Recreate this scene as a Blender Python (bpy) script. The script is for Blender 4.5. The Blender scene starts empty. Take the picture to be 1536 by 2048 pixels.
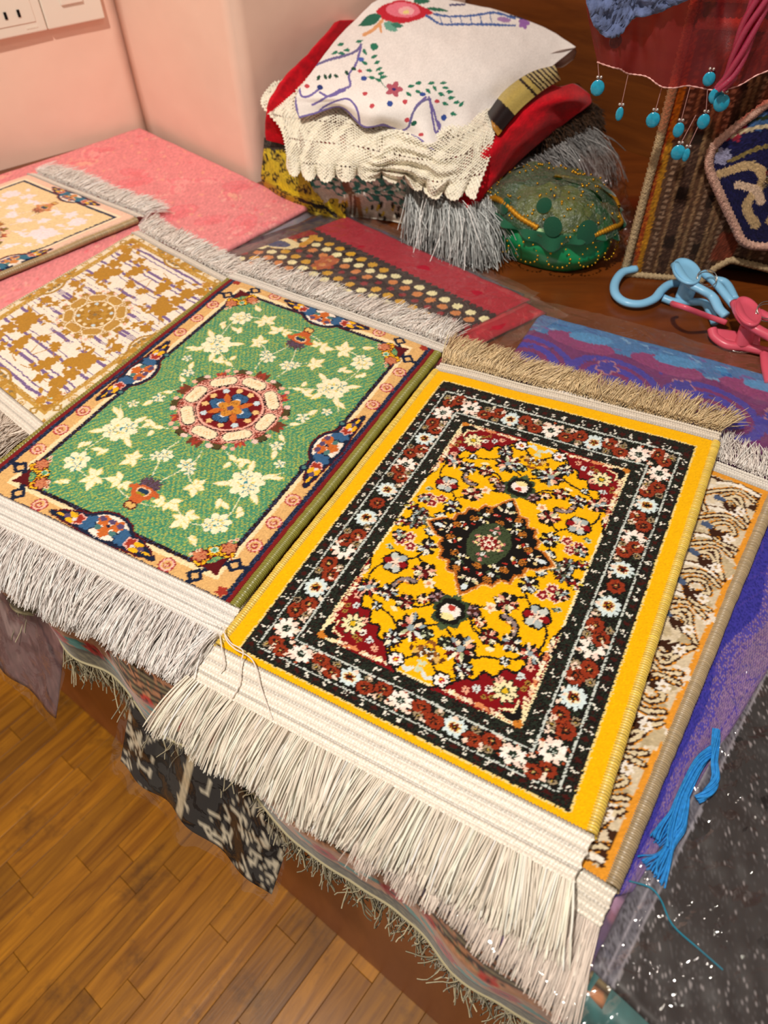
import bpy, math, random
import numpy as np
from mathutils import Vector, Matrix

# ------------------------------------------------------------------ camera, world, lamps, exposure
FPX = 1420.0                                   # focal length in pixels of the 1536 x 2048 frame
UPC = np.array([-0.014, -0.660, -0.751]); UPC /= np.linalg.norm(UPC)   # world up seen by the camera (x right, y down, z forward)
_f = np.array([0, 0, 1.0]); _y = _f - UPC * (_f @ UPC); _y /= np.linalg.norm(_y)
RW = np.stack([np.cross(_y, UPC), _y, UPC])    # camera axes -> world axes
TABLE = 0.75                                   # table top above the floor
CAMH = 0.46                                    # camera above the table top
scene = bpy.context.scene
col = scene.collection
cam = bpy.data.cameras.new('camera'); camo = bpy.data.objects.new('camera', cam); col.objects.link(camo)
cam.sensor_fit = 'HORIZONTAL'; cam.sensor_width = 36.0; cam.lens = 36.0 * FPX / 1536.0
cam.clip_start = 0.02; cam.clip_end = 50
M = Matrix(((RW[0][0], -RW[0][1], -RW[0][2], 0), (RW[1][0], -RW[1][1], -RW[1][2], 0), (RW[2][0], -RW[2][1], -RW[2][2], TABLE + CAMH), (0, 0, 0, 1)))
camo.matrix_world = M
cam.dof.use_dof = True; cam.dof.focus_distance = 0.58; cam.dof.aperture_fstop = 10.0
scene.camera = camo
vs = scene.view_settings
vs.view_transform = 'Standard'; vs.look = 'None'; vs.gamma = 1.0; vs.use_curve_mapping = False
vs.exposure = 0.0
world = bpy.data.worlds.new('world'); scene.world = world; world.use_nodes = True
world.node_tree.nodes['Background'].inputs[0].default_value = (1.0, 0.84, 0.70, 1)
world.node_tree.nodes['Background'].inputs[1].default_value = 0.25
def lamp(name, loc, power, radius, color):
    l = bpy.data.lights.new(name, 'POINT'); l.energy = power; l.shadow_soft_size = radius; l.color = color
    o = bpy.data.objects.new(name, l); col.objects.link(o); o.location = (loc[0], loc[1], loc[2] + TABLE); return o
lamp('ceiling_lamp_main', (-0.42, -0.05, 1.70), 112, 0.045, (1.0, 0.92, 0.82))
lamp('ceiling_lamp_second', (0.55, -0.25, 1.75), 12, 0.06, (1.0, 0.90, 0.78))

# ------------------------------------------------------------------ helpers
rng = np.random.default_rng(7)
def at(u, v, z=0.0):
    """pixel of the photograph -> point on the horizontal plane z above the table top"""
    d = RW @ np.array([(u - 768) / FPX, (v - 1024) / FPX, 1.0]); t = (z - CAMH) / d[2]
    return np.array([d[0] * t, d[1] * t, z + TABLE])
def atv(U, V, Z):
    U, V, Z = (np.asarray(q, float) for q in np.broadcast_arrays(U, V, Z))
    d = np.stack([(U - 768) / FPX, (V - 1024) / FPX, np.ones_like(U)], -1) @ RW.T; t = (Z - CAMH) / d[..., 2]
    return np.stack([d[..., 0] * t, d[..., 1] * t, Z + TABLE], -1)
def onplane(u, v, p0, n):
    d = RW @ np.array([(u - 768) / FPX, (v - 1024) / FPX, 1.0]); o = np.array([0, 0, CAMH + TABLE])
    return o + d * (((np.array(p0) - o) @ n) / (d @ n))
def T(p): return np.array([p[0], p[1], p[2] + TABLE])
def s2l(c):
    c = np.asarray(c, float); return np.where(c <= 0.04045, c / 12.92, ((c + 0.055) / 1.055) ** 2.4)
def hx(h):
    return np.array([int(h[i:i + 2], 16) / 255 for i in (0, 2, 4)])
def lin(h): return tuple(s2l(hx(h))) + (1.0,)

def newmat(name):
    m = bpy.data.materials.new(name); m.use_nodes = True
    nt = m.node_tree; return m, nt, nt.nodes['Principled BSDF']
def cloth(name, color=None, rough=0.85, bump=0.0, bscale=900.0, sheen=0.0, spec=0.25, var=0.0, vscale=60.0, detail=4.0, dist=0.0004, metal=0.0):
    """cloth, paint or plastic: one colour or the mesh's own woven colours ('Col'), with fine relief"""
    m, nt, b = newmat(name); N, L = nt.nodes, nt.links
    b.inputs['Roughness'].default_value = rough
    b.inputs['Specular IOR Level'].default_value = spec
    b.inputs['Metallic'].default_value = metal
    if sheen:
        b.inputs['Sheen Weight'].default_value = sheen; b.inputs['Sheen Roughness'].default_value = 0.4
    tc = N.new('ShaderNodeTexCoord')
    if color is None:
        a = N.new('ShaderNodeAttribute'); a.attribute_name = 'Col'; src = a.outputs['Color']
    else:
        r = N.new('ShaderNodeRGB'); r.outputs[0].default_value = lin(color); src = r.outputs[0]
    if var:
        nz = N.new('ShaderNodeTexNoise'); nz.inputs['Scale'].default_value = vscale; nz.inputs['Detail'].default_value = detail
        L.new(tc.outputs['Object'], nz.inputs['Vector'])
        mr = N.new('ShaderNodeMapRange'); mr.inputs['From Min'].default_value = 0.3; mr.inputs['From Max'].default_value = 0.7
        mr.inputs['To Min'].default_value = 1 - var; mr.inputs['To Max'].default_value = 1 + var * 0.6
        L.new(nz.outputs['Fac'], mr.inputs['Value'])
        mx = N.new('ShaderNodeMix'); mx.data_type = 'RGBA'; mx.blend_type = 'MULTIPLY'; mx.inputs[0].default_value = 1.0
        L.new(src, mx.inputs[6]); L.new(mr.outputs[0], mx.inputs[7]); src = mx.outputs[2]
    L.new(src, b.inputs['Base Color'])
    if bump:
        nb = N.new('ShaderNodeTexNoise'); nb.inputs['Scale'].default_value = bscale; nb.inputs['Detail'].default_value = 2.0
        L.new(tc.outputs['Object'], nb.inputs['Vector'])
        bp = N.new('ShaderNodeBump'); bp.inputs['Strength'].default_value = bump; bp.inputs['Distance'].default_value = dist
        L.new(nb.outputs['Fac'], bp.inputs['Height']); L.new(bp.outputs[0], b.inputs['Normal'])
    return m
def film(name, tint=(1, 1, 1), gloss=1.0, rough=0.12, haze=0.06, hazecol=(0.85, 0.75, 0.7), bscale=35.0, bump=0.5):
    """thin clear wrapping film: clear, with a glossy skin and a trace of haze"""
    m, nt, b = newmat(name); N, L = nt.nodes, nt.links; N.remove(b)
    out = N['Material Output']
    tr = N.new('ShaderNodeBsdfTransparent'); tr.inputs[0].default_value = (*tint, 1)
    gl = N.new('ShaderNodeBsdfGlossy'); gl.inputs['Roughness'].default_value = rough; gl.inputs[0].default_value = (gloss, gloss, gloss, 1)
    df = N.new('ShaderNodeBsdfDiffuse'); df.inputs[0].default_value = (*hazecol, 1)
    geo = N.new('ShaderNodeNewGeometry'); dp = N.new('ShaderNodeVectorMath'); dp.operation = 'DOT_PRODUCT'
    tc = N.new('ShaderNodeTexCoord'); nz = N.new('ShaderNodeTexNoise'); nz.inputs['Scale'].default_value = bscale; nz.inputs['Detail'].default_value = 3.0; nz.inputs['Distortion'].default_value = 1.2
    L.new(tc.outputs['Object'], nz.inputs['Vector'])
    bp = N.new('ShaderNodeBump'); bp.inputs['Strength'].default_value = bump; bp.inputs['Distance'].default_value = 0.004
    L.new(nz.outputs['Fac'], bp.inputs['Height'])
    for n in (gl, df): L.new(bp.outputs[0], n.inputs['Normal'])
    L.new(bp.outputs[0], dp.inputs[0]); L.new(geo.outputs['Incoming'], dp.inputs[1])
    def mth(op, a, b=None):
        q = N.new('ShaderNodeMath'); q.operation = op
        for k, v in enumerate((a, b)):
            if v is None: continue
            if isinstance(v, (int, float)): q.inputs[k].default_value = v
            else: L.new(v, q.inputs[k])
        return q.outputs[0]
    fac = mth('ADD', mth('MULTIPLY', mth('POWER', mth('SUBTRACT', 1.0, mth('ABSOLUTE', dp.outputs['Value'])), 5.0), 0.60), 0.075)
    m1 = N.new('ShaderNodeMixShader'); m1.inputs[0].default_value = haze; L.new(tr.outputs[0], m1.inputs[1]); L.new(df.outputs[0], m1.inputs[2])
    m2 = N.new('ShaderNodeMixShader'); L.new(fac, m2.inputs[0]); L.new(m1.outputs[0], m2.inputs[1]); L.new(gl.outputs[0], m2.inputs[2])
    L.new(m2.outputs[0], out.inputs[0]); return m

def link(name, me, mat, parent=None, smooth=True):
    if mat is not None: me.materials.append(mat)
    if smooth:
        me.polygons.foreach_set('use_smooth', np.ones(len(me.polygons), bool))
    o = bpy.data.objects.new(name, me); col.objects.link(o)
    if parent is not None: o.parent = parent; o.matrix_parent_inverse = parent.matrix_world.inverted()
    return o
def rawmesh(name, V, F, C=None):
    """V (n,3); F (m,4) or (m,3) int; C (n,3) sRGB"""
    V = np.ascontiguousarray(V, np.float32).reshape(-1, 3); F = np.ascontiguousarray(F, np.int32); k = F.shape[1]
    me = bpy.data.meshes.new(name)
    me.vertices.add(len(V)); me.vertices.foreach_set('co', V.ravel())
    me.loops.add(F.size); me.loops.foreach_set('vertex_index', F.ravel())
    me.polygons.add(len(F)); me.polygons.foreach_set('loop_start', np.arange(0, F.size, k, dtype=np.int32))
    if C is not None:
        a = me.color_attributes.new('Col', 'FLOAT_COLOR', 'POINT')
        c4 = np.ones((len(V), 4), np.float32); c4[:, :3] = s2l(np.clip(np.asarray(C).reshape(-1, 3), 0, 1)); a.data.foreach_set('color', c4.ravel())
    me.update(calc_edges=True); me.validate(); return me
def gridfaces(ny, nx, wrap=False, off=0):
    i = np.arange(ny * nx).reshape(ny, nx) + off
    if wrap: i = np.concatenate([i, i[:, :1]], 1)
    return np.stack([i[:-1, :-1], i[:-1, 1:], i[1:, 1:], i[1:, :-1]], -1).reshape(-1, 4)
def normals(P):
    n = np.cross(np.gradient(P, axis=1), np.gradient(P, axis=0)); l = np.linalg.norm(n, axis=-1, keepdims=True); l[l == 0] = 1
    return n / l
def sheet(name, P, mat, parent=None, C=None, th=None, smooth=True):
    """a cloth or slab surface P (ny,nx,3); th gives it a rim th deep (along its normal)"""
    ny, nx = P.shape[:2]; V = P.reshape(-1, 3); F = gridfaces(ny, nx)
    if th:
        n = normals(P)
        if n[..., 2].mean() < 0: n = -n
        Q = (P - n * th).reshape(-1, 3)
        i = np.arange(ny * nx).reshape(ny, nx); b = np.concatenate([i[0, :], i[1:, -1], i[-1, -2::-1], i[-2:0:-1, 0]])
        b2 = np.roll(b, -1); j = np.arange(len(b)) + ny * nx; F = np.concatenate([F, np.stack([b2, b, j, np.roll(j, -1)], -1)])   # rim
        V = np.concatenate([V, Q[b]])
        if C is not None: Cf = np.asarray(C).reshape(-1, 3); C = np.concatenate([Cf, Cf[b]])
    return link(name, rawmesh(name, V, F, C), mat, parent, smooth)
def frames(P):
    t = np.gradient(P, axis=-2); t /= np.linalg.norm(t, axis=-1, keepdims=True) + 1e-12
    ref = np.array([0.31, 0.17, 0.93]); a = np.cross(t, ref); l = np.linalg.norm(a, axis=-1, keepdims=True)
    a = a / np.maximum(l, 1e-6); return t, a, np.cross(t, a)
def tubes(name, P, r, mat, parent=None, sides=4, C=None, smooth=True, closed=False):
    """P (n,k,3) many strands in one mesh, radius r scalar or (n,k); C (n,3)"""
    P = np.asarray(P, float)
    if P.ndim == 2: P = P[None]
    n, k = P.shape[:2]; t, a, b = frames(P)
    r = np.broadcast_to(np.asarray(r, float), (n, k))[..., None, None]
    th = np.arange(sides) * 2 * np.pi / sides
    V = P[:, :, None] + r * (np.cos(th)[:, None] * a[:, :, None] + np.sin(th)[:, None] * b[:, :, None])
    f = gridfaces(k, sides, True); F = (f[None] + (np.arange(n) * k * sides)[:, None, None]).reshape(-1, 4)
    Cv = None
    if C is not None: Cv = np.repeat(np.asarray(C), k * sides, axis=0)
    return link(name, rawmesh(name, V, F, Cv), mat, parent, smooth)
def catmull(p, n, closed=False):
    p = np.asarray(p, float)
    if closed: q = np.concatenate([p[-1:], p, p[:2]]); m = len(p)
    else: q = np.concatenate([2 * p[:1] - p[1:2], p, 2 * p[-1:] - p[-2:-1]]); m = len(p) - 1
    t = np.linspace(0, m, n, endpoint=not closed); i = np.minimum(t.astype(int), m - 1); f = (t - i).reshape((-1,) + (1,) * (p.ndim - 1))
    a, b, c, d = q[i], q[i + 1], q[i + 2], q[i + 3]
    return 0.5 * (2 * b + (c - a) * f + (2 * a - 5 * b + 4 * c - d) * f ** 2 + (3 * b - a - 3 * c + d) * f ** 3)
def patch(ctrl, ny, nx):
    """smooth surface through a net of points (rows, cols, 3)"""
    a = catmull(np.asarray(ctrl, float), ny); return np.swapaxes(catmull(np.swapaxes(a, 0, 1), nx), 0, 1)
def smooth2(a, k):
    for _ in range(k):
        a = (a + np.roll(a, 1, 0) + np.roll(a, -1, 0)) / 3; a = (a + np.roll(a, 1, 1) + np.roll(a, -1, 1)) / 3
    return a
def vnoise(x, y, seed=0):
    """smooth value noise in [-1,1]"""
    r = np.random.default_rng(seed).uniform(-1, 1, (64, 64)); x = np.asarray(x, float); y = np.asarray(y, float)
    xi = np.floor(x).astype(int); yi = np.floor(y).astype(int); fx = x - xi; fy = y - yi; fx = fx * fx * (3 - 2 * fx); fy = fy * fy * (3 - 2 * fy)
    g = lambda i, j: r[(yi + j) % 64, (xi + i) % 64]
    return (g(0, 0) * (1 - fx) + g(1, 0) * fx) * (1 - fy) + (g(0, 1) * (1 - fx) + g(1, 1) * fx) * fy
def blob(name, V, F, mat, parent=None, C=None, smooth=True): return link(name, rawmesh(name, V, F, C), mat, parent, smooth)
def boxmesh(name, c, s, bev=0.0):
    """box centred at c with size s, edges chamfered"""
    import bmesh
    bm = bmesh.new(); bmesh.ops.create_cube(bm, size=1.0)
    for v in bm.verts: v.co = Vector((c[0] + v.co.x * s[0], c[1] + v.co.y * s[1], c[2] + v.co.z * s[2]))
    if bev: bmesh.ops.bevel(bm, geom=bm.edges[:], offset=bev, segments=2, affect='EDGES', profile=0.5)
    me = bpy.data.meshes.new(name); bm.to_mesh(me); bm.free(); return me
def prism(name, pts, z0, z1, bev=0.0):
    """upright prism over polygon pts [(x,y)]"""
    import bmesh
    bm = bmesh.new(); f = bm.faces.new([bm.verts.new((p[0], p[1], z0)) for p in pts])
    r = bmesh.ops.extrude_face_region(bm, geom=[f])
    for v in r['geom']:
        if isinstance(v, bmesh.types.BMVert): v.co.z = z1
    bmesh.ops.recalc_face_normals(bm, faces=bm.faces[:])
    if bev: bmesh.ops.bevel(bm, geom=[e for e in bm.edges if not e.is_boundary], offset=bev, segments=2, affect='EDGES', profile=0.5)
    me = bpy.data.meshes.new(name); bm.to_mesh(me); bm.free(); return me
def tag(o, label=None, cat=None, group=None, kind=None):
    for k, v in (('label', label), ('category', cat), ('group', group), ('kind', kind)):
        if v: o[k] = v
    return o
def thing(name, label, cat, loc=(0, 0, 0), group=None):
    o = bpy.data.objects.new(name, None); col.objects.link(o); o.location = tuple(float(v) for v in loc); o.empty_display_size = 0.02
    bpy.context.view_layer.update()
    return tag(o, label, cat, group)

class Canvas:
    """woven or printed pattern laid out in millimetres and read out per mesh vertex"""
    def __init__(s, x0, x1, y0, y1, d, bg, seed=1, jit=0.3, foldx=True, foldy=True, yshift=None):
        s.nx = int(round((x1 - x0) / d)) + 1; s.ny = int(round((y1 - y0) / d)) + 1
        s.X, s.Y = np.meshgrid(np.linspace(x0, x1, s.nx), np.linspace(y0, y1, s.ny))
        r = np.random.default_rng(seed); s.r = r
        Y = s.Y if yshift is None else yshift(s.Y)
        fx = np.abs(s.X) if foldx else s.X; fy = np.abs(Y) if foldy else Y
        s.x = (fx + r.normal(0, jit, fx.shape)).ravel(); s.y = (fy + r.normal(0, jit, fx.shape)).ravel()
        s.c = np.empty((s.x.size, 3)); s.c[:] = hx(bg); s.h = np.zeros(s.x.size)
    @classmethod
    def over(cls, X, Y, bg, seed=1, jit=0.3):
        s = cls.__new__(cls); s.ny, s.nx = X.shape; s.X, s.Y = X, Y; s.r = np.random.default_rng(seed)
        s.x = (X + s.r.normal(0, jit, X.shape)).ravel(); s.y = (Y + s.r.normal(0, jit, X.shape)).ravel()
        s.c = np.empty((s.x.size, 3)); s.c[:] = hx(bg); s.h = np.zeros(s.x.size); return s
    def box(s, x0, x1, y0, y1): return np.nonzero((s.x > x0) & (s.x < x1) & (s.y > y0) & (s.y < y1))[0]
    def put(s, i, c, h=None):
        s.c[i] = hx(c) if isinstance(c, str) else c
        if h is not None: s.h[i] = h
    def rect(s, x0, x1, y0, y1, c, h=None): s.put(s.box(x0, x1, y0, y1), c, h)
    def speck(s, i, c, p):
        j = i[s.r.random(len(i)) < p]; s.put(j, c)
    def ell(s, cx, cy, rx, ry, c, rot=0, h=None):
        R = max(rx, ry); i = s.box(cx - R, cx + R, cy - R, cy + R); dx = s.x[i] - cx; dy = s.y[i] - cy
        a = math.radians(rot); u = dx * math.cos(a) + dy * math.sin(a); v = -dx * math.sin(a) + dy * math.cos(a)
        i = i[(u / rx) ** 2 + (v / ry) ** 2 < 1]; s.put(i, c, h); return i
    def flower(s, cx, cy, r, n, c, cen=None, rc=0.4, out=None, ow=1.2, dep=0.35, ph=0, h=None, sq=1.0, cen2=None):
        R = r + (ow if out else 0); i = s.box(cx - R, cx + R, cy - R, cy + R); dx = s.x[i] - cx; dy = (s.y[i] - cy) / sq
        d = np.hypot(dx, dy); th = np.arctan2(dy, dx) + ph; pr = 1 - dep + dep * np.abs(np.cos(n * th / 2))
        if out: s.put(i[d < r * pr + ow], out, -0.2)
        s.put(i[d < r * pr], c, h)
        if cen: s.put(i[d < r * rc], cen)
        if cen2: s.put(i[d < r * rc * 0.5], cen2)
    def seg(s, a, b, w, c, h=None, w2=None):
        w2 = w if w2 is None else w2; m = max(w, w2)
        i = s.box(min(a[0], b[0]) - m, max(a[0], b[0]) + m, min(a[1], b[1]) - m, max(a[1], b[1]) + m)
        if not len(i): return
        vx, vy = b[0] - a[0], b[1] - a[1]; q = vx * vx + vy * vy + 1e-9
        t = np.clip(((s.x[i] - a[0]) * vx + (s.y[i] - a[1]) * vy) / q, 0, 1)
        d = np.hypot(s.x[i] - a[0] - t * vx, s.y[i] - a[1] - t * vy); s.put(i[d < (w + (w2 - w) * t) / 2], c, h)
    def path(s, p, w, c, n=0, closed=False, h=None):
        q = catmull(p, n or len(p) * 5, closed); 
        if closed: q = np.concatenate([q, q[:1]])
        for a, b in zip(q[:-1], q[1:]): s.seg(a, b, w, c, h)
    def leaf(s, a, b, w, c, h=None):
        m = w; i = s.box(min(a[0], b[0]) - m, max(a[0], b[0]) + m, min(a[1], b[1]) - m, max(a[1], b[1]) + m)
        vx, vy = b[0] - a[0], b[1] - a[1]; L = math.hypot(vx, vy) + 1e-9; t = ((s.x[i] - a[0]) * vx + (s.y[i] - a[1]) * vy) / L / L
        d = np.abs((s.x[i] - a[0]) * vy - (s.y[i] - a[1]) * vx) / L
        s.put(i[(t > 0) & (t < 1) & (d < w / 2 * np.sin(np.pi * np.clip(t, 0, 1) ** 0.8))], c, h)
    def poly(s, p, c, h=None):
        p = np.asarray(p, float); i = s.box(p[:, 0].min(), p[:, 0].max(), p[:, 1].min(), p[:, 1].max()); ins = np.zeros(len(i), bool)
        for a, b in zip(p, np.roll(p, -1, 0)):
            if a[1] == b[1]: continue
            ins ^= ((a[1] > s.y[i]) != (b[1] > s.y[i])) & (s.x[i] < (b[0] - a[0]) * (s.y[i] - a[1]) / (b[1] - a[1]) + a[0])
        i = i[ins]; s.put(i, c, h); return i
    def img(s, grain=0.05):
        k = 1 + s.r.normal(0, grain, (s.x.size, 1)); return np.clip(s.c * k, 0, 1).reshape(s.ny, s.nx, 3), s.h.reshape(s.ny, s.nx)

# ------------------------------------------------------------------ the setting
_a = at(0, 1195, -.11); _b = at(982, 2026, -.11); _n = np.array([-(_b - _a)[1], (_b - _a)[0], 0]); _n /= np.linalg.norm(_n)   # hem of the runner, 11 cm down
E0 = _a + _n * 0.022 + [0, 0, .11]; E1 = _b + _n * 0.022 + [0, 0, .11]; ED = (E1 - E0) / np.linalg.norm(E1 - E0); EN = np.array([-ED[1], ED[0], 0.0])   # table front edge, its direction, inward normal
def inside(p): return (p[..., 0] - E0[0]) * EN[0] + (p[..., 1] - E0[1]) * EN[1]
CORN = at(292, 258); WL = at(0, 340); WD = (CORN - WL) / np.linalg.norm(CORN - WL)
A1 = at(512, 362); AD = (A1 - CORN) / np.linalg.norm(A1 - CORN); BD = np.array([-AD[1], AD[0], 0.0])
B1 = A1 + BD * 0.46
def plaster(name, c):
    m = cloth(name, c, rough=0.55, bump=0.35, bscale=14.0, spec=0.35, var=0.05, vscale=7.0, dist=0.006)
    return m
m_wall = plaster('painted_plaster_pink', 'F7D3C0')
def vwall(name, a, b, thick, side, z0=-TABLE, z1=0.95, mat=m_wall):
    """upright wall from a to b, its body on the far side; slight hand-trowelled unevenness"""
    d = (b - a); L = np.linalg.norm(d); d = d / L; n = np.array([-d[1], d[0], 0]) * side
    nx = max(int(L / 0.02), 8); nz = 60
    s = np.linspace(0, L, nx); z = np.linspace(z0, z1, nz); S, Z = np.meshgrid(s, z)
    w = 0.0022 * vnoise(S * 9, Z * 9, 3) * np.minimum(1, np.minimum(S, L - S) / 0.03)
    P = a[None, None] * [1, 1, 0] + d * S[..., None] - n * w[..., None] + np.array([0, 0, 1.0]) * (Z + TABLE)[..., None]
    V = P.reshape(-1, 3); Q = (P + n * thick + d * ((0.5 - S / L) * 0.04)[..., None]).reshape(-1, 3); F = gridfaces(nz, nx); k = nz * nx
    i = np.arange(k).reshape(nz, nx); b_ = np.concatenate([i[0, :], i[1:, -1], i[-1, -2::-1], i[-2:0:-1, 0]]); b2 = np.roll(b_, -1)
    F = np.concatenate([F, F[:, ::-1] + k, np.stack([b2, b_, b_ + k, b2 + k], -1)])
    return tag(link(name, rawmesh(name, np.concatenate([V, Q]), F), mat), kind='structure')
vwall('wall_left', CORN - WD * 1.3, CORN + WD * 0.004, 0.10, 1)
vwall('wall_front_pillar', CORN, A1, 0.10, 1)
vwall('wall_pillar_side', A1, B1 + BD * 0.1, 0.10, 1)
def wood(name, c1, c2, scale=(1, 1, 1), rough=0.4, grain=8.0, rnd=0.0, spec=0.4):
    m, nt, b = newmat(name); N, L = nt.nodes, nt.links
    tc = N.new('ShaderNodeTexCoord'); mp = N.new('ShaderNodeMapping'); mp.inputs['Scale'].default_value = scale
    oi = N.new('ShaderNodeObjectInfo'); ad = N.new('ShaderNodeVectorMath'); ad.operation = 'ADD'
    sc = N.new('ShaderNodeVectorMath'); sc.operation = 'SCALE'; sc.inputs['Scale'].default_value = 7.0 if rnd else 0.0
    cx = N.new('ShaderNodeCombineXYZ')
    for k in range(3): L.new(oi.outputs['Random'], cx.inputs[k])
    L.new(cx.outputs[0], sc.inputs[0]); L.new(tc.outputs['Object'], ad.inputs[0]); L.new(sc.outputs[0], ad.inputs[1]); L.new(ad.outputs[0], mp.inputs['Vector'])
    nz = N.new('ShaderNodeTexNoise'); nz.inputs['Scale'].default_value = grain; nz.inputs['Detail'].default_value = 6; nz.inputs['Roughness'].default_value = 0.65; nz.inputs['Distortion'].default_value = 0.6
    L.new(mp.outputs[0], nz.inputs['Vector'])
    cr = N.new('ShaderNodeValToRGB'); cr.color_ramp.elements[0].position = 0.32; cr.color_ramp.elements[1].position = 0.68
    cr.color_ramp.elements[0].color = lin(c1); cr.color_ramp.elements[1].color = lin(c2); L.new(nz.outputs['Fac'], cr.inputs[0]); src = cr.outputs[0]
    if rnd:
        hs = N.new('ShaderNodeHueSaturation'); mr = N.new('ShaderNodeMapRange'); mr.inputs['To Min'].default_value = 1 - rnd; mr.inputs['To Max'].default_value = 1 + rnd
        L.new(oi.outputs['Random'], mr.inputs['Value']); L.new(mr.outputs[0], hs.inputs['Value']); L.new(src, hs.inputs['Color']); src = hs.outputs[0]
        n2 = N.new('ShaderNodeTexNoise'); n2.inputs['Scale'].default_value = 11.0; n2.inputs['Detail'].default_value = 5; n2.inputs['Roughness'].default_value = 0.7
        geo = N.new('ShaderNodeNewGeometry'); L.new(geo.outputs['Position'], n2.inputs['Vector'])
        c2_ = N.new('ShaderNodeValToRGB'); c2_.color_ramp.elements[0].position = 0.54; c2_.color_ramp.elements[1].position = 0.68
        L.new(n2.outputs['Fac'], c2_.inputs[0]); mx = N.new('ShaderNodeMix'); mx.data_type = 'RGBA'
        mul = N.new('ShaderNodeMath'); mul.operation = 'MULTIPLY'; mul.inputs[1].default_value = 0.55
        L.new(c2_.outputs[0], mul.inputs[0]); L.new(mul.outputs[0], mx.inputs[0]); L.new(src, mx.inputs[6]); mx.inputs[7].default_value = lin('4A2E14'); src = mx.outputs[2]
    L.new(src, b.inputs['Base Color']); b.inputs['Roughness'].default_value = rough; b.inputs['Specular IOR Level'].default_value = spec
    bp = N.new('ShaderNodeBump'); bp.inputs['Strength'].default_value = 0.15; bp.inputs['Distance'].default_value = 0.002; L.new(nz.outputs['Fac'], bp.inputs['Height']); L.new(bp.outputs[0], b.inputs['Normal'])
    return m
m_panel = wood('stained_board_brown', '5A2E12', '7A4218', (1.5, 1.5, 14), 0.35, 3.0)
vwall('wall_back', B1, B1 + AD * 1.1, 0.04, 1, mat=m_panel)
# table: top board and front panel
tb = thing('display_table', 'brown wooden display table carrying the rugs and folded cloths', 'table', (E0[0] + 0.3, E0[1] + 0.3, 0))
m_table = wood('varnished_table_wood', '5A2B0E', '743A12', (2, 9, 2), 0.28, 4.0, spec=0.5)
ptsT = [E0 - ED * 0.75, E0 + ED * 1.35, E0 + ED * 1.35 + EN * 0.55, B1 + AD * 0.72 - BD * 0.004, B1 - BD * 0.004 + AD * 0.004, A1 + AD * 0.004 - BD * 0.004, CORN - BD * 0.004 - WD * 0.004, CORN - WD * 0.72 - BD * 0.004]
def shrink(ps, k):
    c = np.mean([p[:2] for p in ps], 0); return [(c[0] + (p[0] - c[0]) * k, c[1] + (p[1] - c[1]) * k) for p in ps]
link('table_top', prism('table_top', [p[:2] for p in ptsT], TABLE - 0.028, TABLE, 0.002), m_table, tb, smooth=False)
ptsF = [E0 - ED * 0.70 + EN * 0.02, E0 + ED * 1.30 + EN * 0.02, E0 + ED * 1.30 + EN * 0.04, E0 - ED * 0.70 + EN * 0.04]
m_fp = wood('orange_brown_panel', '9A5A2C', 'B06C38', (6, 6, 1), 0.45, 3.0)
link('front_panel', prism('front_panel', [p[:2] for p in ptsF], 0.002, TABLE - 0.028, 0.001), m_fp, tb, smooth=False)
# floor: sub floor and oak strips
m_floor = wood('worn_oak_strip', '7E4C08', 'BE8018', (1.0, 13, 2), 0.34, 5.0, rnd=0.26, spec=0.30)
fl = tag(link('floor', prism('floor', [(-1.9, -0.6), (0.9, -0.6), (0.9, 1.6), (-1.9, 1.6)], -0.03, -0.0085), cloth('sub_floor', '2A1808', rough=0.9), smooth=False), kind='structure')
fd = at(390, 1724, -TABLE) - at(98, 2048, -TABLE); fang = math.atan2(fd[1], fd[0]); fdx = np.array([math.cos(fang), math.sin(fang), 0]); fdy = np.array([-fdx[1], fdx[0], 0])
pw = 0.040; rr = random.Random(5); lens = [0.19, 0.25, 0.31, 0.40]
pm = [boxmesh('plank', (0, 0, 0), (l - 0.0005, pw - 0.0006, 0.0085), 0.0004) for l in lens]
for m_ in pm: m_.materials.append(m_floor)
fo = at(330, 1760, -TABLE) * [1, 1, 0]
for j in range(-18, 19):
    s = -0.85 - rr.random() * 0.3
    while s < 0.95:
        k = rr.randrange(4); L_ = lens[k]; c = fo + fdx * (s + L_ / 2) + fdy * (j * pw); s += L_
        if not (-1.5 < c[0] < 0.55 and -0.15 < c[1] < 1.2): continue
        if inside(c) > 0.25: continue
        o = bpy.data.objects.new('plank', pm[k]); col.objects.link(o); o.location = (c[0], c[1], -0.00425 + rr.uniform(-0.0002, 0.0002)); o.rotation_euler = (0, 0, fang); o.parent = fl
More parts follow.
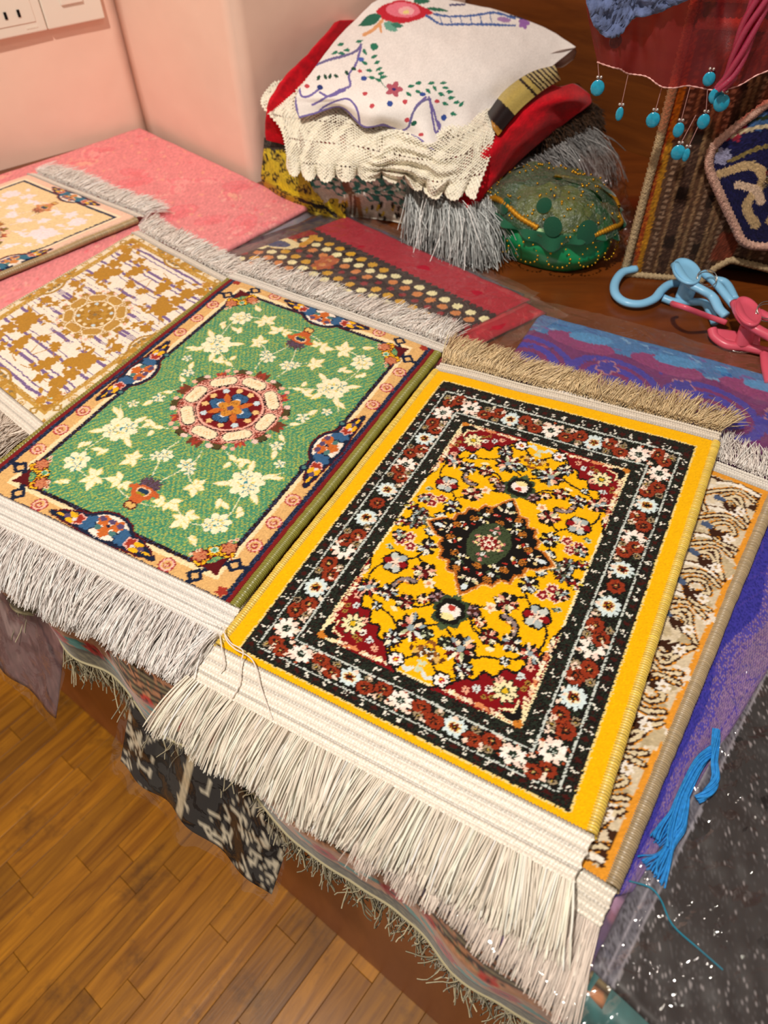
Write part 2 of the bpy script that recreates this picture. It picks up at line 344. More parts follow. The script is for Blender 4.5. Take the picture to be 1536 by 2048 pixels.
# ------------------------------------------------------------------ rugs
class Rug:
    def __init__(s, root, corners, half, up=None):
        s.root = root; s.k = [np.asarray(c) for c in corners]; s.half = half       # corners TL, TR, BR, BL of the measured border
        a, b, c, d = s.k; n = np.cross(b - d, a - c); s.n = n / np.linalg.norm(n)
        if s.n[2] < 0: s.n = -s.n
        ey = (a + b - c - d); ey[2] = 0; s.ey = ey / np.linalg.norm(ey); ex = (b + c - a - d); ex[2] = 0; s.ex = ex / np.linalg.norm(ex)
    def P(s, X, Y):
        """pattern millimetres -> world"""
        u = (np.asarray(X, float) / s.half[0] + 1) / 2; v = (np.asarray(Y, float) / s.half[1] + 1) / 2; u = u[..., None]; v = v[..., None]; a, b, c, d = s.k
        p = (a * (1 - u) + b * u) * v + (d * (1 - u) + c * u) * (1 - v)
        w = 0.0011 * vnoise(np.asarray(X) * 0.02 + 3, np.asarray(Y) * 0.02, 11)
        return p + s.n * np.asarray(w)[..., None]
    def pile(s, cv, mat, th=0.006, grain=0.05, relief=0.0005, fuzz=0.00012, name='pile'):
        C, H = cv.img(grain); H = smooth2(H, 1)
        P = s.P(cv.X, cv.Y) + s.n * (H * relief + rng.normal(0, fuzz, H.shape))[..., None]
        ny, nx = H.shape; i = np.arange(ny * nx).reshape(ny, nx); b = np.concatenate([i[0, :], i[1:, -1], i[-1, -2::-1], i[-2:0:-1, 0]])
        V = P.reshape(-1, 3); k = len(V); lo = V[b] - s.n * th; j = np.arange(len(b)) + k
        F = np.concatenate([gridfaces(ny, nx), np.stack([np.roll(b, -1), b, j, np.roll(j, -1)], -1)])
        V = np.concatenate([V, lo]); Cc = C.reshape(-1, 3); Cc = np.concatenate([Cc, Cc[b] * 0.9])
        return link(name, rawmesh(name, V, F, Cc), mat, s.root)
    def binding(s, x, y0, y1, r, mat, c, sink=0.001, pitch=1.5, name='edge_binding'):
        n = int((y1 - y0) / pitch * 3.5); y = np.linspace(y0, y1, n); ph = 2 * np.pi * (y - y0) / pitch
        rad = r * (0.90 + 0.13 * np.cos(ph)) * (1 + 0.05 * vnoise(y * 0.15, y * 0, 5))
        P = s.P(np.full(n, float(x)), y) - s.n * sink
        side = 10; th = np.arange(side) * 2 * np.pi / side
        sl = 0.7 / 1000
        V = P[:, None] + rad[:, None, None] * (np.cos(th)[:, None] * s.ex * 1.25 + np.sin(th)[:, None] * s.n * 1.0) + (np.sin(th)[:, None] * sl) * s.ey
        f = np.repeat((0.74 + 0.30 * (0.5 + 0.5 * np.cos(ph)))[:, None] * (1 + 0.05 * rng.normal(0, 1, (n, 1))), side, 1)
        C = hx(c)[None, None] * f[..., None]
        F = gridfaces(n, side, True); k = n * side
        F = np.concatenate([F, [[0, 3, 5, 8]], [[k - side + 8, k - side + 5, k - side + 3, k - side]]])
        return link(name, rawmesh(name, V, F, C), mat, s.root)
    def tape(s, x0, x1, y, w, mat, c, d0=0.001, d1=0.004, rows=6, cell=2.2, name='fringe_tape', skew=0.0):
        """woven heading band of the fringe; w>0 outwards on the near side, w<0 on the far side"""
        nx = int((x1 - x0) / 0.8); nt = int(abs(w) / 0.7); X, Tt = np.meshgrid(np.linspace(x0, x1, nx), np.linspace(0, 1, nt))
        P = s.P(X, np.full_like(X, y)) - s.ey * (Tt * w / 1000)[..., None] + s.ex * (Tt * skew / 1000)[..., None] - s.n * (d0 + (d1 - d0) * Tt)[..., None]
        rw = Tt * rows; row = np.floor(rw); br = np.abs(np.sin(np.pi * (X / cell + 0.5 * (row % 2) + 0.35 * (rw - row)))) * np.abs(np.sin(np.pi * np.clip(rw, 0, rows))) ** 0.5
        P = P + s.n * (0.0014 * br)[..., None] - s.ey * (0.0012 * np.sign(w) * np.abs(np.sin(np.pi * X / cell)) * (Tt == 0) * -1)[..., None]
        f = (0.84 + 0.22 * br) * (1 - 0.16 * ((rw / 2.34) % 1 < 0.2)) + rng.normal(0, 0.03, br.shape); s.tape_out = (P[-1, 0], P[-1, -1])
        return sheet(name, P, mat, s.root, C=hx(c)[None, None] * f[..., None], th=0.0012)
def zt(h=0.003):
    def f(p): return np.where(inside(p) > 0.004, TABLE + h, -9.0)
    return f
def fringe(root, A, B, out, L, n, rad, mat, c, floor, el=(0.05, 0.3), grav=9.0, K=10, clump=0.35, spread=0.25, lean=0.0, layers=0.002, lvar=0.2, wav=0.0, fan=0.0, name='fringe', seed=1, sides=3, cvar=0.06, tangle=0.10):
    """loose strands growing from the line A-B towards out; each bends down under its weight and rests on what floor() gives"""
    r = np.random.default_rng(seed); s = (np.arange(n) + r.random(n)) / n; r.shuffle(s)
    side = (B - A) / np.linalg.norm(B - A); up = np.array([0, 0, 1.0])
    cl = vnoise(s * 9 + 5, s * 0 + seed, seed) + 0.7 * vnoise(s * 23, s * 0 + 3, seed + 1)
    az = lean + clump * cl + spread * r.normal(0, 0.6, n) + fan * (s - 0.5) * 2; e = r.uniform(*el, n) + 0.1 * vnoise(s * 17, s * 0, seed + 2)
    d = (out[None] * np.cos(az)[:, None] + side[None] * np.sin(az)[:, None]) * np.cos(e)[:, None] + up * np.sin(e)[:, None]
    p = A[None] + (B - A)[None] * s[:, None] + up * (r.random(n) * layers)[:, None]
    Ls = L * (1 - lvar * r.random(n) ** 2 + 0.12 * vnoise(s * 13, s * 0 + 1, seed + 4)); ds = Ls / (K - 1)
    pts = [p.copy()]; tw = r.normal(0, tangle, (n, 3))
    lay = r.random(n) * layers
    for k in range(K - 1):
        d = d + up * (-grav * ds)[:, None] + tw * (ds / 0.01 * (0.15 + 0.9 * (k / K) ** 2))[:, None]
        tw = tw * 0.75 + r.normal(0, tangle * 0.6, (n, 3))
        d /= np.linalg.norm(d, axis=1, keepdims=True); p = p + d * ds[:, None]
        zf = floor(p) + lay; lowm = p[:, 2] < zf; p[lowm, 2] = zf[lowm]; d[lowm, 2] = np.maximum(d[lowm, 2], 0.0)
        nn = np.linalg.norm(d, axis=1, keepdims=True); d = np.where(nn < 0.3, out[None] * 0.9 + d, d); d /= np.linalg.norm(d, axis=1, keepdims=True)
        pts.append(p.copy())
    P = np.stack(pts, 1); C = hx(c)[None] * (1 + r.normal(0, cvar, (n, 1)))
    rr_ = rad * (1 + 0.15 * r.normal(0, 1, (n, 1))) * np.concatenate([np.ones(K - 1), [0.55]])[None]
    return tag(tubes(name, P, np.maximum(rr_, rad * 0.4), mat, root, sides, C), kind='stuff')
m_pile = cloth('wool_pile', rough=0.9, sheen=0.25, spec=0.15)
m_yarn = cloth('silky_yarn', rough=0.34, spec=0.55, bump=0.25, bscale=2500, dist=0.0002)
m_cord = cloth('twisted_cord', rough=0.5, spec=0.4)

# ---- yellow rug: black floral border, red corner pieces, star medallion
BK, DG, RU, WH, PB, MR, PK, CR, YE, OR = '15110F', '26302A', '8A3018', 'F4EADF', 'D2E4E6', '7F0A12', 'E8B09C', 'F2E4B4', 'F3B600', 'C77A28'
HYX, HYY = 122.0, 176.0
def yshift(Y):
    u = Y / HYY; return (u + 0.045 * np.clip((1 - np.abs(u)) * 7, 0, 1) * np.clip(0.4 + np.abs(u), 0, 1)) * HYY
def yellow_pattern():
    cv = Canvas(-1.10 * HYX, 1.10 * HYX, -1.04 * HYY, 1.085 * HYY, 0.86, YE, 3, 0.34, yshift=yshift)
    X, Y = HYX, HYY; g = lambda a, b: (a * X, b * Y)
    def bx(fx, fy, c, w=None):
        i = cv.box(-9, fx * X, -9, fy * Y); cv.put(i, c); return i
    cv.rect(-9, X + 1.1, -9, Y + 1.1, 'E9D389', -0.3)
    i = bx(1.0, 1.0, BK); cv.speck(i, '20271F', 0.45); cv.speck(i, '3A1512', 0.10)
    for t in np.arange(4, 0.93 * Y, 15.5):                                   # small white sprigs along the guard bands
        for xx in (0.958 * X, 0.70 * X): 
            for q in range(7): cv.ell(xx + rng.normal(0, 1.7), t + rng.normal(0, 1.7), 0.75, 0.6, 'E8E6DA')
            cv.ell(xx, t + 7.5, 2.2, 1.6, '40130F')
    for t in np.arange(6, 0.88 * X, 15.5):
        for yy in (0.965 * Y, 0.785 * Y):
            for q in range(7): cv.ell(t + rng.normal(0, 1.7), yy + rng.normal(0, 1.6), 0.75, 0.6, 'E8E6DA')
            cv.ell(t + 7.5, yy, 2.2, 1.6, '40130F')
    bx(0.925, 0.945, 'C9D2CC'); i = bx(0.915, 0.938, BK); cv.speck(i, '2B3A2A', 0.18)
    # main border flowers
    def white(x, y):
        for k in range(8):
            a = k * math.pi / 4 + 0.2; cv.ell(x + 6.2 * math.cos(a), y + 6.2 * math.sin(a), 3.7, 2.2, [WH, 'F2D8CB', WH, 'F7F0EA'][k % 4], math.degrees(a), h=0.25)
        cv.ell(x, y, 5.2, 5.2, WH); cv.flower(x, y, 3.8, 5, '223024', '0E0C0B', 0.35); cv.speck(cv.box(x - 2, x + 2, y - 2, y + 2), 'C9D6CC', 0.2)
        for k in range(6):
            a = k * 1.047 + 0.5; cv.ell(x + 9.6 * math.cos(a), y + 9.6 * math.sin(a), 1.3, 0.9, 'A84A2A')
    def blue(x, y):
        cv.flower(x, y, 9.4, 11, PB, 'EFE7C6', 0.52, dep=0.30, h=0.25); cv.flower(x, y, 4.2, 5, '7A2A10', '14100E', 0.5)
        cv.speck(cv.box(x - 4, x + 4, y - 4, y + 4), 'C89A2A', 0.12)
    def rust(x, y, r=7.0):
        cv.flower(x, y, r, 8, RU, None, dep=0.16, out='1A0D0A', ow=0.6, h=0.2); cv.flower(x, y, r * 0.52, 6, '1C130E', '6E2A16', 0.45, cen2='C9B36A')
        cv.speck(cv.box(x - r * 0.7, x + r * 0.7, y - r * 0.7, y + r * 0.7), 'A8431F', 0.12)
    def tan(x, y, r=4.2):
        cv.flower(x, y, r, 8, '9C8A6E', '2A1A12', 0.5, dep=0.3, cen2='B79A4A')
    def bits(x, y):
        for q in range(4): cv.ell(x + rng.normal(0, 1.6), y + rng.normal(0, 1.6), 1.5, 0.9, ['F0D9C8', 'E4DCC4', 'EBC9B4'][q % 3], rng.uniform(0, 180))
    yb = 0.872; xb = 0.83
    tan(0.875 * X, 0.905 * Y, 3.6); rust(0.835 * X, 0.868 * Y, 6.6); rust(0.775 * X, 0.905 * Y, 6.6)
    for x in (0.655, 0.0): white(x * X, yb * Y)
    blue(0.325 * X, yb * Y)
    for x, dy in ((0.53, -0.018), (0.435, 0.018), (0.215, 0.018), (0.12, -0.018)): rust(x * X, (yb + dy) * Y)
    for x, dy in ((0.53, 0.03), (0.43, -0.035), (0.22, -0.035), (0.12, 0.03)): tan(x * X, (yb + dy) * Y, 3.6)
    for y in (0.80, 0.335): white(xb * X, (y - 0.02) * Y)
    for y in (0.545, 0.105): blue(xb * X, y * Y)
    for y, dx in ((0.685, 0.025), (0.635, -0.03), (0.46, -0.03), (0.41, 0.025), (0.265, 0.025), (0.215, -0.03), (0.0, 0.0)): rust((xb + dx) * X, y * Y, 6.8)
    for y, dx in ((0.685, -0.055), (0.635, 0.055), (0.46, 0.055), (0.41, -0.055), (0.265, -0.055), (0.215, 0.055), (0.155, -0.05)): tan((xb + dx) * X, y * Y, 3.4)
    for t in np.arange(0.06, 0.9, 0.085): bits(t * X, (0.83 if int(t * 100) % 2 else 0.915) * Y)
    for t in np.arange(0.05, 0.85, 0.06): bits((0.765 if int(t * 100) % 2 else 0.895) * X, t * Y)
    # inner guard and field
    bx(0.745, 0.815, 'C9D2CC'); i = bx(0.733, 0.807, BK); cv.speck(i, '222B22', 0.5); cv.speck(i, '3A1512', 0.08)
    for t in np.arange(8, 0.8 * Y, 15.5):
        for q in range(7): cv.ell(0.685 * X + rng.normal(0, 1.6), t + rng.normal(0, 1.6), 0.7, 0.55, 'E8E6DA')
    for t in np.arange(10, 0.72 * X, 15.5):
        for q in range(7): cv.ell(t + rng.normal(0, 1.6), 0.777 * Y + rng.normal(0, 1.4), 0.7, 0.55, 'E8E6DA')
    bx(0.642, 0.752, CR); bx(0.628, 0.744, YE)
    # red corner piece
    sc = [(0.10, 0.76), (0.16, 0.725), (0.205, 0.70), (0.25, 0.655), (0.31, 0.645), (0.335, 0.595), (0.40, 0.60), (0.435, 0.545), (0.50, 0.545), (0.535, 0.49), (0.585, 0.47), (0.60, 0.415), (0.645, 0.405), (0.605, 0.355), (0.628, 0.315), (0.64, 0.28)]
    p = [g(a, b) for a, b in catmull(np.array(sc), 60)]
    i = cv.poly(p + [g(0.628, 0.744)], MR); 
    cv.path([g(*q) for q in sc], 2.0, BK, 90, h=-0.2)
    # cream flames along the field edge and the black palmette in the corner
    for t in np.linspace(0.18, 0.6, 30): cv.leaf(g(t, 0.746), g(t - 0.02 + rng.normal(0, 0.02), 0.732 - 0.012 * rng.random()), 2.2, [CR, 'E9C9A8', 'D98A5A', 'F3EBD0'][rng.integers(4)])
    for t in np.linspace(0.36, 0.73, 34): cv.leaf(g(0.63, t), g(0.607 - 0.02 * rng.random(), t - 0.01 + rng.normal(0, 0.01)), 2.2, [CR, 'E9C9A8', 'D98A5A', 'F3EBD0'][rng.integers(4)])
    cv.poly([g(0.628, 0.744), g(0.50, 0.744), g(0.57, 0.70), g(0.628, 0.655)], CR); cv.ell(0.612 * X, 0.735 * Y, 4, 3.2, OR, 40)
    cv.leaf(g(0.61, 0.725), g(0.50, 0.722), 5.5, BK); cv.leaf(g(0.61, 0.73), g(0.585, 0.66), 5.5, BK); cv.path([g(0.50, 0.712), g(0.55, 0.70), g(0.572, 0.69), g(0.575, 0.65)], 1.3, CR, 20)
    for dx, dy in ((0, 0),):
        x, y = g(0.485, 0.635)
        cv.flower(x, y, 9.0, 9, CR, None, dep=0.5, out='23301F', ow=1.5); cv.flower(x, y, 4, 6, '3C4A33', 'D9B21E', 0.55)
    for (a, b, c_) in ((0.40, 0.655, 'E9E4DA'), (0.53, 0.55, 'D2DCDC'), (0.43, 0.60, 'E9B49C'), (0.34, 0.675, 'D2DCDC'), (0.56, 0.50, 'E9B49C'), (0.29, 0.70, 'E8A98C')):
        cv.flower(a * X, b * Y, 3.2, 6, c_, '40130F', 0.3, dep=0.5)
    for (a, b) in ((0.43, 0.685), (0.395, 0.695), (0.575, 0.595), (0.58, 0.565)): cv.flower(a * X, b * Y, 2.3, 6, 'A07A34', '3C0A0A', 0.35, dep=0.4)
    # vines of the field
    V = lambda *q: cv.path([g(*a) for a in q], 1.7, '1C1712', h=-0.2)
    V((0.14, 0.70), (0.19, 0.69), (0.235, 0.64), (0.225, 0.58), (0.17, 0.53)); V((0.225, 0.57), (0.30, 0.535), (0.38, 0.515), (0.48, 0.485), (0.54, 0.44), (0.575, 0.38), (0.55, 0.31), (0.48, 0.275))
    V((0.48, 0.275), (0.40, 0.225), (0.36, 0.19), (0.35, 0.13), (0.39, 0.05)); V((0.28, 0.45), (0.19, 0.445), (0.14, 0.415), (0.10, 0.37), (0.14, 0.335), (0.21, 0.305), (0.27, 0.26)); V((0.27, 0.26), (0.33, 0.22), (0.37, 0.205))
    V((0.44, 0.16), (0.50, 0.135), (0.56, 0.12)); V((0.15, 0.53), (0.06, 0.50), (0.0, 0.47)); V((0.0, 0.60), (0.06, 0.66), (0.13, 0.70)); V((0.42, 0.43), (0.36, 0.45), (0.28, 0.45))
    def floret(a, b, r, cs, n=7, out='17130F'):
        x, y = g(a, b); cv.flower(x, y, r * 0.98, n, out, None, dep=0.28, h=-0.1)
        for k in range(n + 8):
            t = k * 2 * math.pi / (n + 8) * 1.618 + rng.random(); q = r * rng.uniform(0.35, 0.88)
            cv.leaf((x + q * 0.35 * math.cos(t), y + q * 0.35 * math.sin(t)), (x + (q + r * 0.22) * math.cos(t), y + (q + r * 0.22) * math.sin(t)), max(r * 0.24, 1.7), cs[k % len(cs)], h=0.15)
        cv.ell(x, y, r * 0.22, r * 0.22, cs[-1])
    GB = ['D6DEDE', '8FA0A6', 'EFE9D4', '6A2A22', 'F2E6C4', '3B0E10']; PKs = ['F0D8B8', 'E0A088', '7F1A18', 'F3EBD0', 'B0B890', '5A1010']; MV = ['9A7A80', '6A4A44', 'B9A0A4', '4A2018']
    x, y = g(0.145, 0.705); cv.flower(x, y, 7, 6, '17130F', dep=0.15); cv.flower(x, y, 5.6, 6, 'F6EEE8', 'B01A22', 0.4, dep=0.4, cen2='E0C030')
    floret(0.228, 0.625, 8, GB, 6); floret(0.53, 0.445, 9, PKs[:4] + GB[:2], 8); floret(0.415, 0.515, 4.6, ['EFEDE4', 'D2DCDC', '2A2A20'], 6)
    floret(0.405, 0.43, 8.5, GB, 7); cv.path([g(0.40, 0.40), g(0.385, 0.355), g(0.34, 0.335), g(0.295, 0.335)], 6.0, '1A1512'); cv.path([g(0.395, 0.39), g(0.38, 0.35), g(0.34, 0.332), g(0.30, 0.33)], 3.0, '8E7C7A')
    for t in np.linspace(0, 1, 9): cv.ell(*(np.array(g(0.40 - 0.10 * t, 0.395 - 0.065 * t ** 0.6)) + rng.normal(0, 2.0, 2)), 1.4, 0.8, ['F0D8B8', 'C77A28'][int(t * 8) % 2])
    floret(0.275, 0.445, 8.0, PKs, 7); floret(0.16, 0.545, 12.5, PKs + GB[:2], 9); cv.leaf(g(0.34, 0.49), g(0.28, 0.50), 3.4, CR); cv.leaf(g(0.33, 0.475), g(0.29, 0.48), 2.6, BK)
    x, y = g(0.475, 0.275); cv.flower(x, y, 11.0, 6, '17130F', dep=0.12)
    for k in range(6): a = k * math.pi / 3; cv.ell(x + 6.2 * math.cos(a), y + 6.2 * math.sin(a), 3.6, 3.0, ['8A1216', 'A8B4B4', 'C4CCC6'][k % 3], math.degrees(a), h=0.2)
    for k in range(3): a = k * math.pi / 3 + 0.5; cv.seg((x - 5 * math.cos(a), y - 5 * math.sin(a)), (x + 5 * math.cos(a), y + 5 * math.sin(a)), 1.4, 'F3D8C4')
    floret(0.115, 0.365, 7.8, MV, 5); floret(0.275, 0.265, 10, PKs, 6); cv.flower(*g(0.205, 0.315), 5, 5, 'F2E0C0', 'D89060', 0.35, dep=0.5); floret(0.19, 0.40, 5.5, ['E8B890', 'B0401E', 'F2E0C0'], 5)
    for a, b in ((0.45, 0.165), (0.53, 0.155), (0.49, 0.118)): cv.flower(*g(a, b), 5.6, 5, 'F0D8B8', None, dep=0.35); cv.flower(*g(a, b), 4.2, 5, '8A1A22', 'F0C8B0', 0.35, dep=0.3)
    floret(0.56, 0.13, 6.5, PKs + GB[:2], 6); floret(0.35, 0.14, 9.0, GB[:3] + ['E0C040', '3B0E10'], 7); floret(0.385, 0.05, 6.0, GB[:3], 6); floret(0.60, 0.055, 6, ['E8E0D0', 'D8C040', '8A1A18'], 5)
    for a, b in ((0.52, 0.03), (0.47, 0.0)): floret(a, b, 8, GB[1:4] + ['56604E'], 8)
    cv.leaf(g(0.585, 0.215), g(0.53, 0.21), 3.6, '4A5A48'); cv.flower(*g(0.575, 0.205), 3, 5, 'B9C8B0', '2A3020', 0.4, dep=0.5)
    cv.leaf(g(0.075, 0.735), g(0.02, 0.70), 4.0, 'D4DEDA'); cv.leaf(g(0.10, 0.715), g(0.055, 0.725), 3.2, 'D4DEDA')
    for q in range(20): cv.ell(abs(rng.normal(0, 5.5)), 0.64 * Y + rng.normal(0, 5.5), 2.6, 1.7, ['8A5222', '5A3416', 'E4E8DC', 'C9D2B0', '2A2418', 'D8B060'][q % 6], rng.uniform(0, 180))
    floret(0.055, 0.545, 5.6, ['3A4432', 'C9D2B0', '1A1A12'], 6); 
    # pendant
    x, y = g(0, 0.405); cv.flower(x, y, 14, 8, '37472F', dep=0.2, sq=1.15, h=-0.05); cv.flower(x, y, 11.5, 8, '14120F', dep=0.15, sq=1.1); cv.ell(0, y, 7.5, 6.0, 'EDE6E0', h=0.2); cv.ell(0, y - 3, 3.0, 2.4, 'B03A2E'); cv.ell(0, y + 5, 5, 3, 'F0E0A0')
    cv.leaf(g(0, 0.47), g(0.0, 0.51), 6, '4A5C3C'); cv.leaf(g(0, 0.345), g(0.0, 0.305), 6, '4A5C3C')
    # star medallion
    st = [(0, 0.305), (0.045, 0.265), (0.075, 0.235), (0.095, 0.21), (0.15, 0.21), (0.175, 0.165), (0.235, 0.165), (0.245, 0.12), (0.285, 0.105), (0.285, 0.06), (0.34, 0.055), (0.43, 0.0)]
    full = [g(*q) for q in st] + [g(a, -b) for a, b in st[-2::-1]] + [g(-a, -b) for a, b in st[1:]] + [g(-a, b) for a, b in st[-2:0:-1]]
    fa = np.array(full); cv.poly(fa * 1.07, 'EBC68E', -0.1); cv.poly(fa * 1.045, 'B4641E', 0.1); cv.poly(fa * 0.985, '120E0D', 0.0)
    MD = ['F0DEC4', 'C8402C', 'F4ECD8', '8A1A18', 'DCC488', 'B4B896']
    def clump(a, b, r, cs, n=16):
        for q in range(n):
            t = rng.uniform(0, 6.28); d = r * math.sqrt(rng.random()); x, y = a * X + d * math.cos(t), b * Y + d * math.sin(t)
            cv.leaf((x, y), (x + 4.2 * math.cos(t), y + 4.2 * math.sin(t)), 2.2, cs[q % len(cs)], h=0.15)
    clump(0.0, 0.205, 6.5, MD, 16); clump(0.275, 0.0, 6, MD, 16); clump(0.115, 0.135, 4.5, ['D8DEDA', 'E8D890', 'F4ECD8', '3A4A34'], 9); clump(0.195, 0.075, 5, ['D8DEDA', 'F4ECD8', 'A82A1E', 'E0C878'], 10)
    cv.ell(0, 0.268 * Y, 2.4, 3, 'D2E0E6'); cv.ell(0.36 * X, 0, 3.6, 2.0, 'D2E0E6')
    for a, b in ((0.0, 0.14), (0.17, 0.115), (0.25, 0.04), (0.105, 0.19)): cv.ell(a * X, b * Y, 3.6, 3.2, 'B06A22'); cv.speck(cv.box(a * X - 4, a * X + 4, b * Y - 4, b * Y + 4), '120E0D', 0.3)
    oc = [(0.03, 0.125), (0.095, 0.10), (0.14, 0.03)]; oc = oc + [(a, -b) for a, b in oc[::-1]]; oc = oc + [(-a, -b) for a, b in oc]
    i = cv.poly([g(*q) for q in oc], '3C4A30', -0.05); cv.speck(i, '1E2618', 0.12)
    for a, b in ((0.0, 0.085), (0.11, 0.0)): clump(a, b, 3.2, ['D8DEDA', 'C07070', 'E8D890'], 6)
    cv.flower(0, 0, 9.5, 10, 'E8C8A8', None, dep=0.4); cv.flower(0, 0, 7.4, 8, '7F1216', None, dep=0.3); cv.flower(0, 0, 4.6, 6, 'F0E4D0', '9A1A1C', 0.4, dep=0.4)
    return cv
yr = thing('woven_rug', 'small yellow rug with black floral border, red corners and star medallion', 'rug', T((0.085, 0.34, 0.0)))
Y4 = [at(887.5, 761.6, .012), at(1391, 893.3, .022), at(1138.8, 1623.3, .021), at(478.8, 1296, .011)]
R = Rug(yr, Y4, (HYX, HYY))
R.pile(yellow_pattern(), m_pile, th=0.006, fuzz=0.00006, relief=0.0007, grain=0.03)
for sx in (-1, 1): R.binding(sx * 1.122 * HYX, -1.035 * HYY, 1.08 * HYY, 0.0034, m_yarn, 'F2CE58', sink=0.0020, pitch=2.0)
R.tape(-1.125 * HYX, 1.14 * HYX, -1.036 * HYY, 30, m_yarn, 'F6ECDD', d0=-0.0003, d1=0.0045, rows=7, skew=-3)
a, b = R.tape_out
fringe(yr, a, b, -R.ey, 0.047, 1550, 0.00052, m_yarn, 'FCF2E2', zt(0.004), el=(-0.05, 0.10), grav=17, K=12, clump=0.20, spread=0.07, lean=-0.02, layers=0.008, lvar=0.4, seed=4, tangle=0.06)
R.tape(-1.14 * HYX, 1.135 * HYX, 1.082 * HYY, -17, m_yarn, 'F2E6D4', d0=-0.0003, d1=0.003, rows=4)
a, b = R.tape_out
fringe(yr, a, b, R.ey, 0.036, 1700, 0.00036, m_yarn, 'E8D0A6', zt(0.014), el=(0.05, 0.40), grav=13, K=7, clump=0.30, spread=0.30, lean=0.25, layers=0.009, lvar=0.3, seed=6, tangle=0.07)

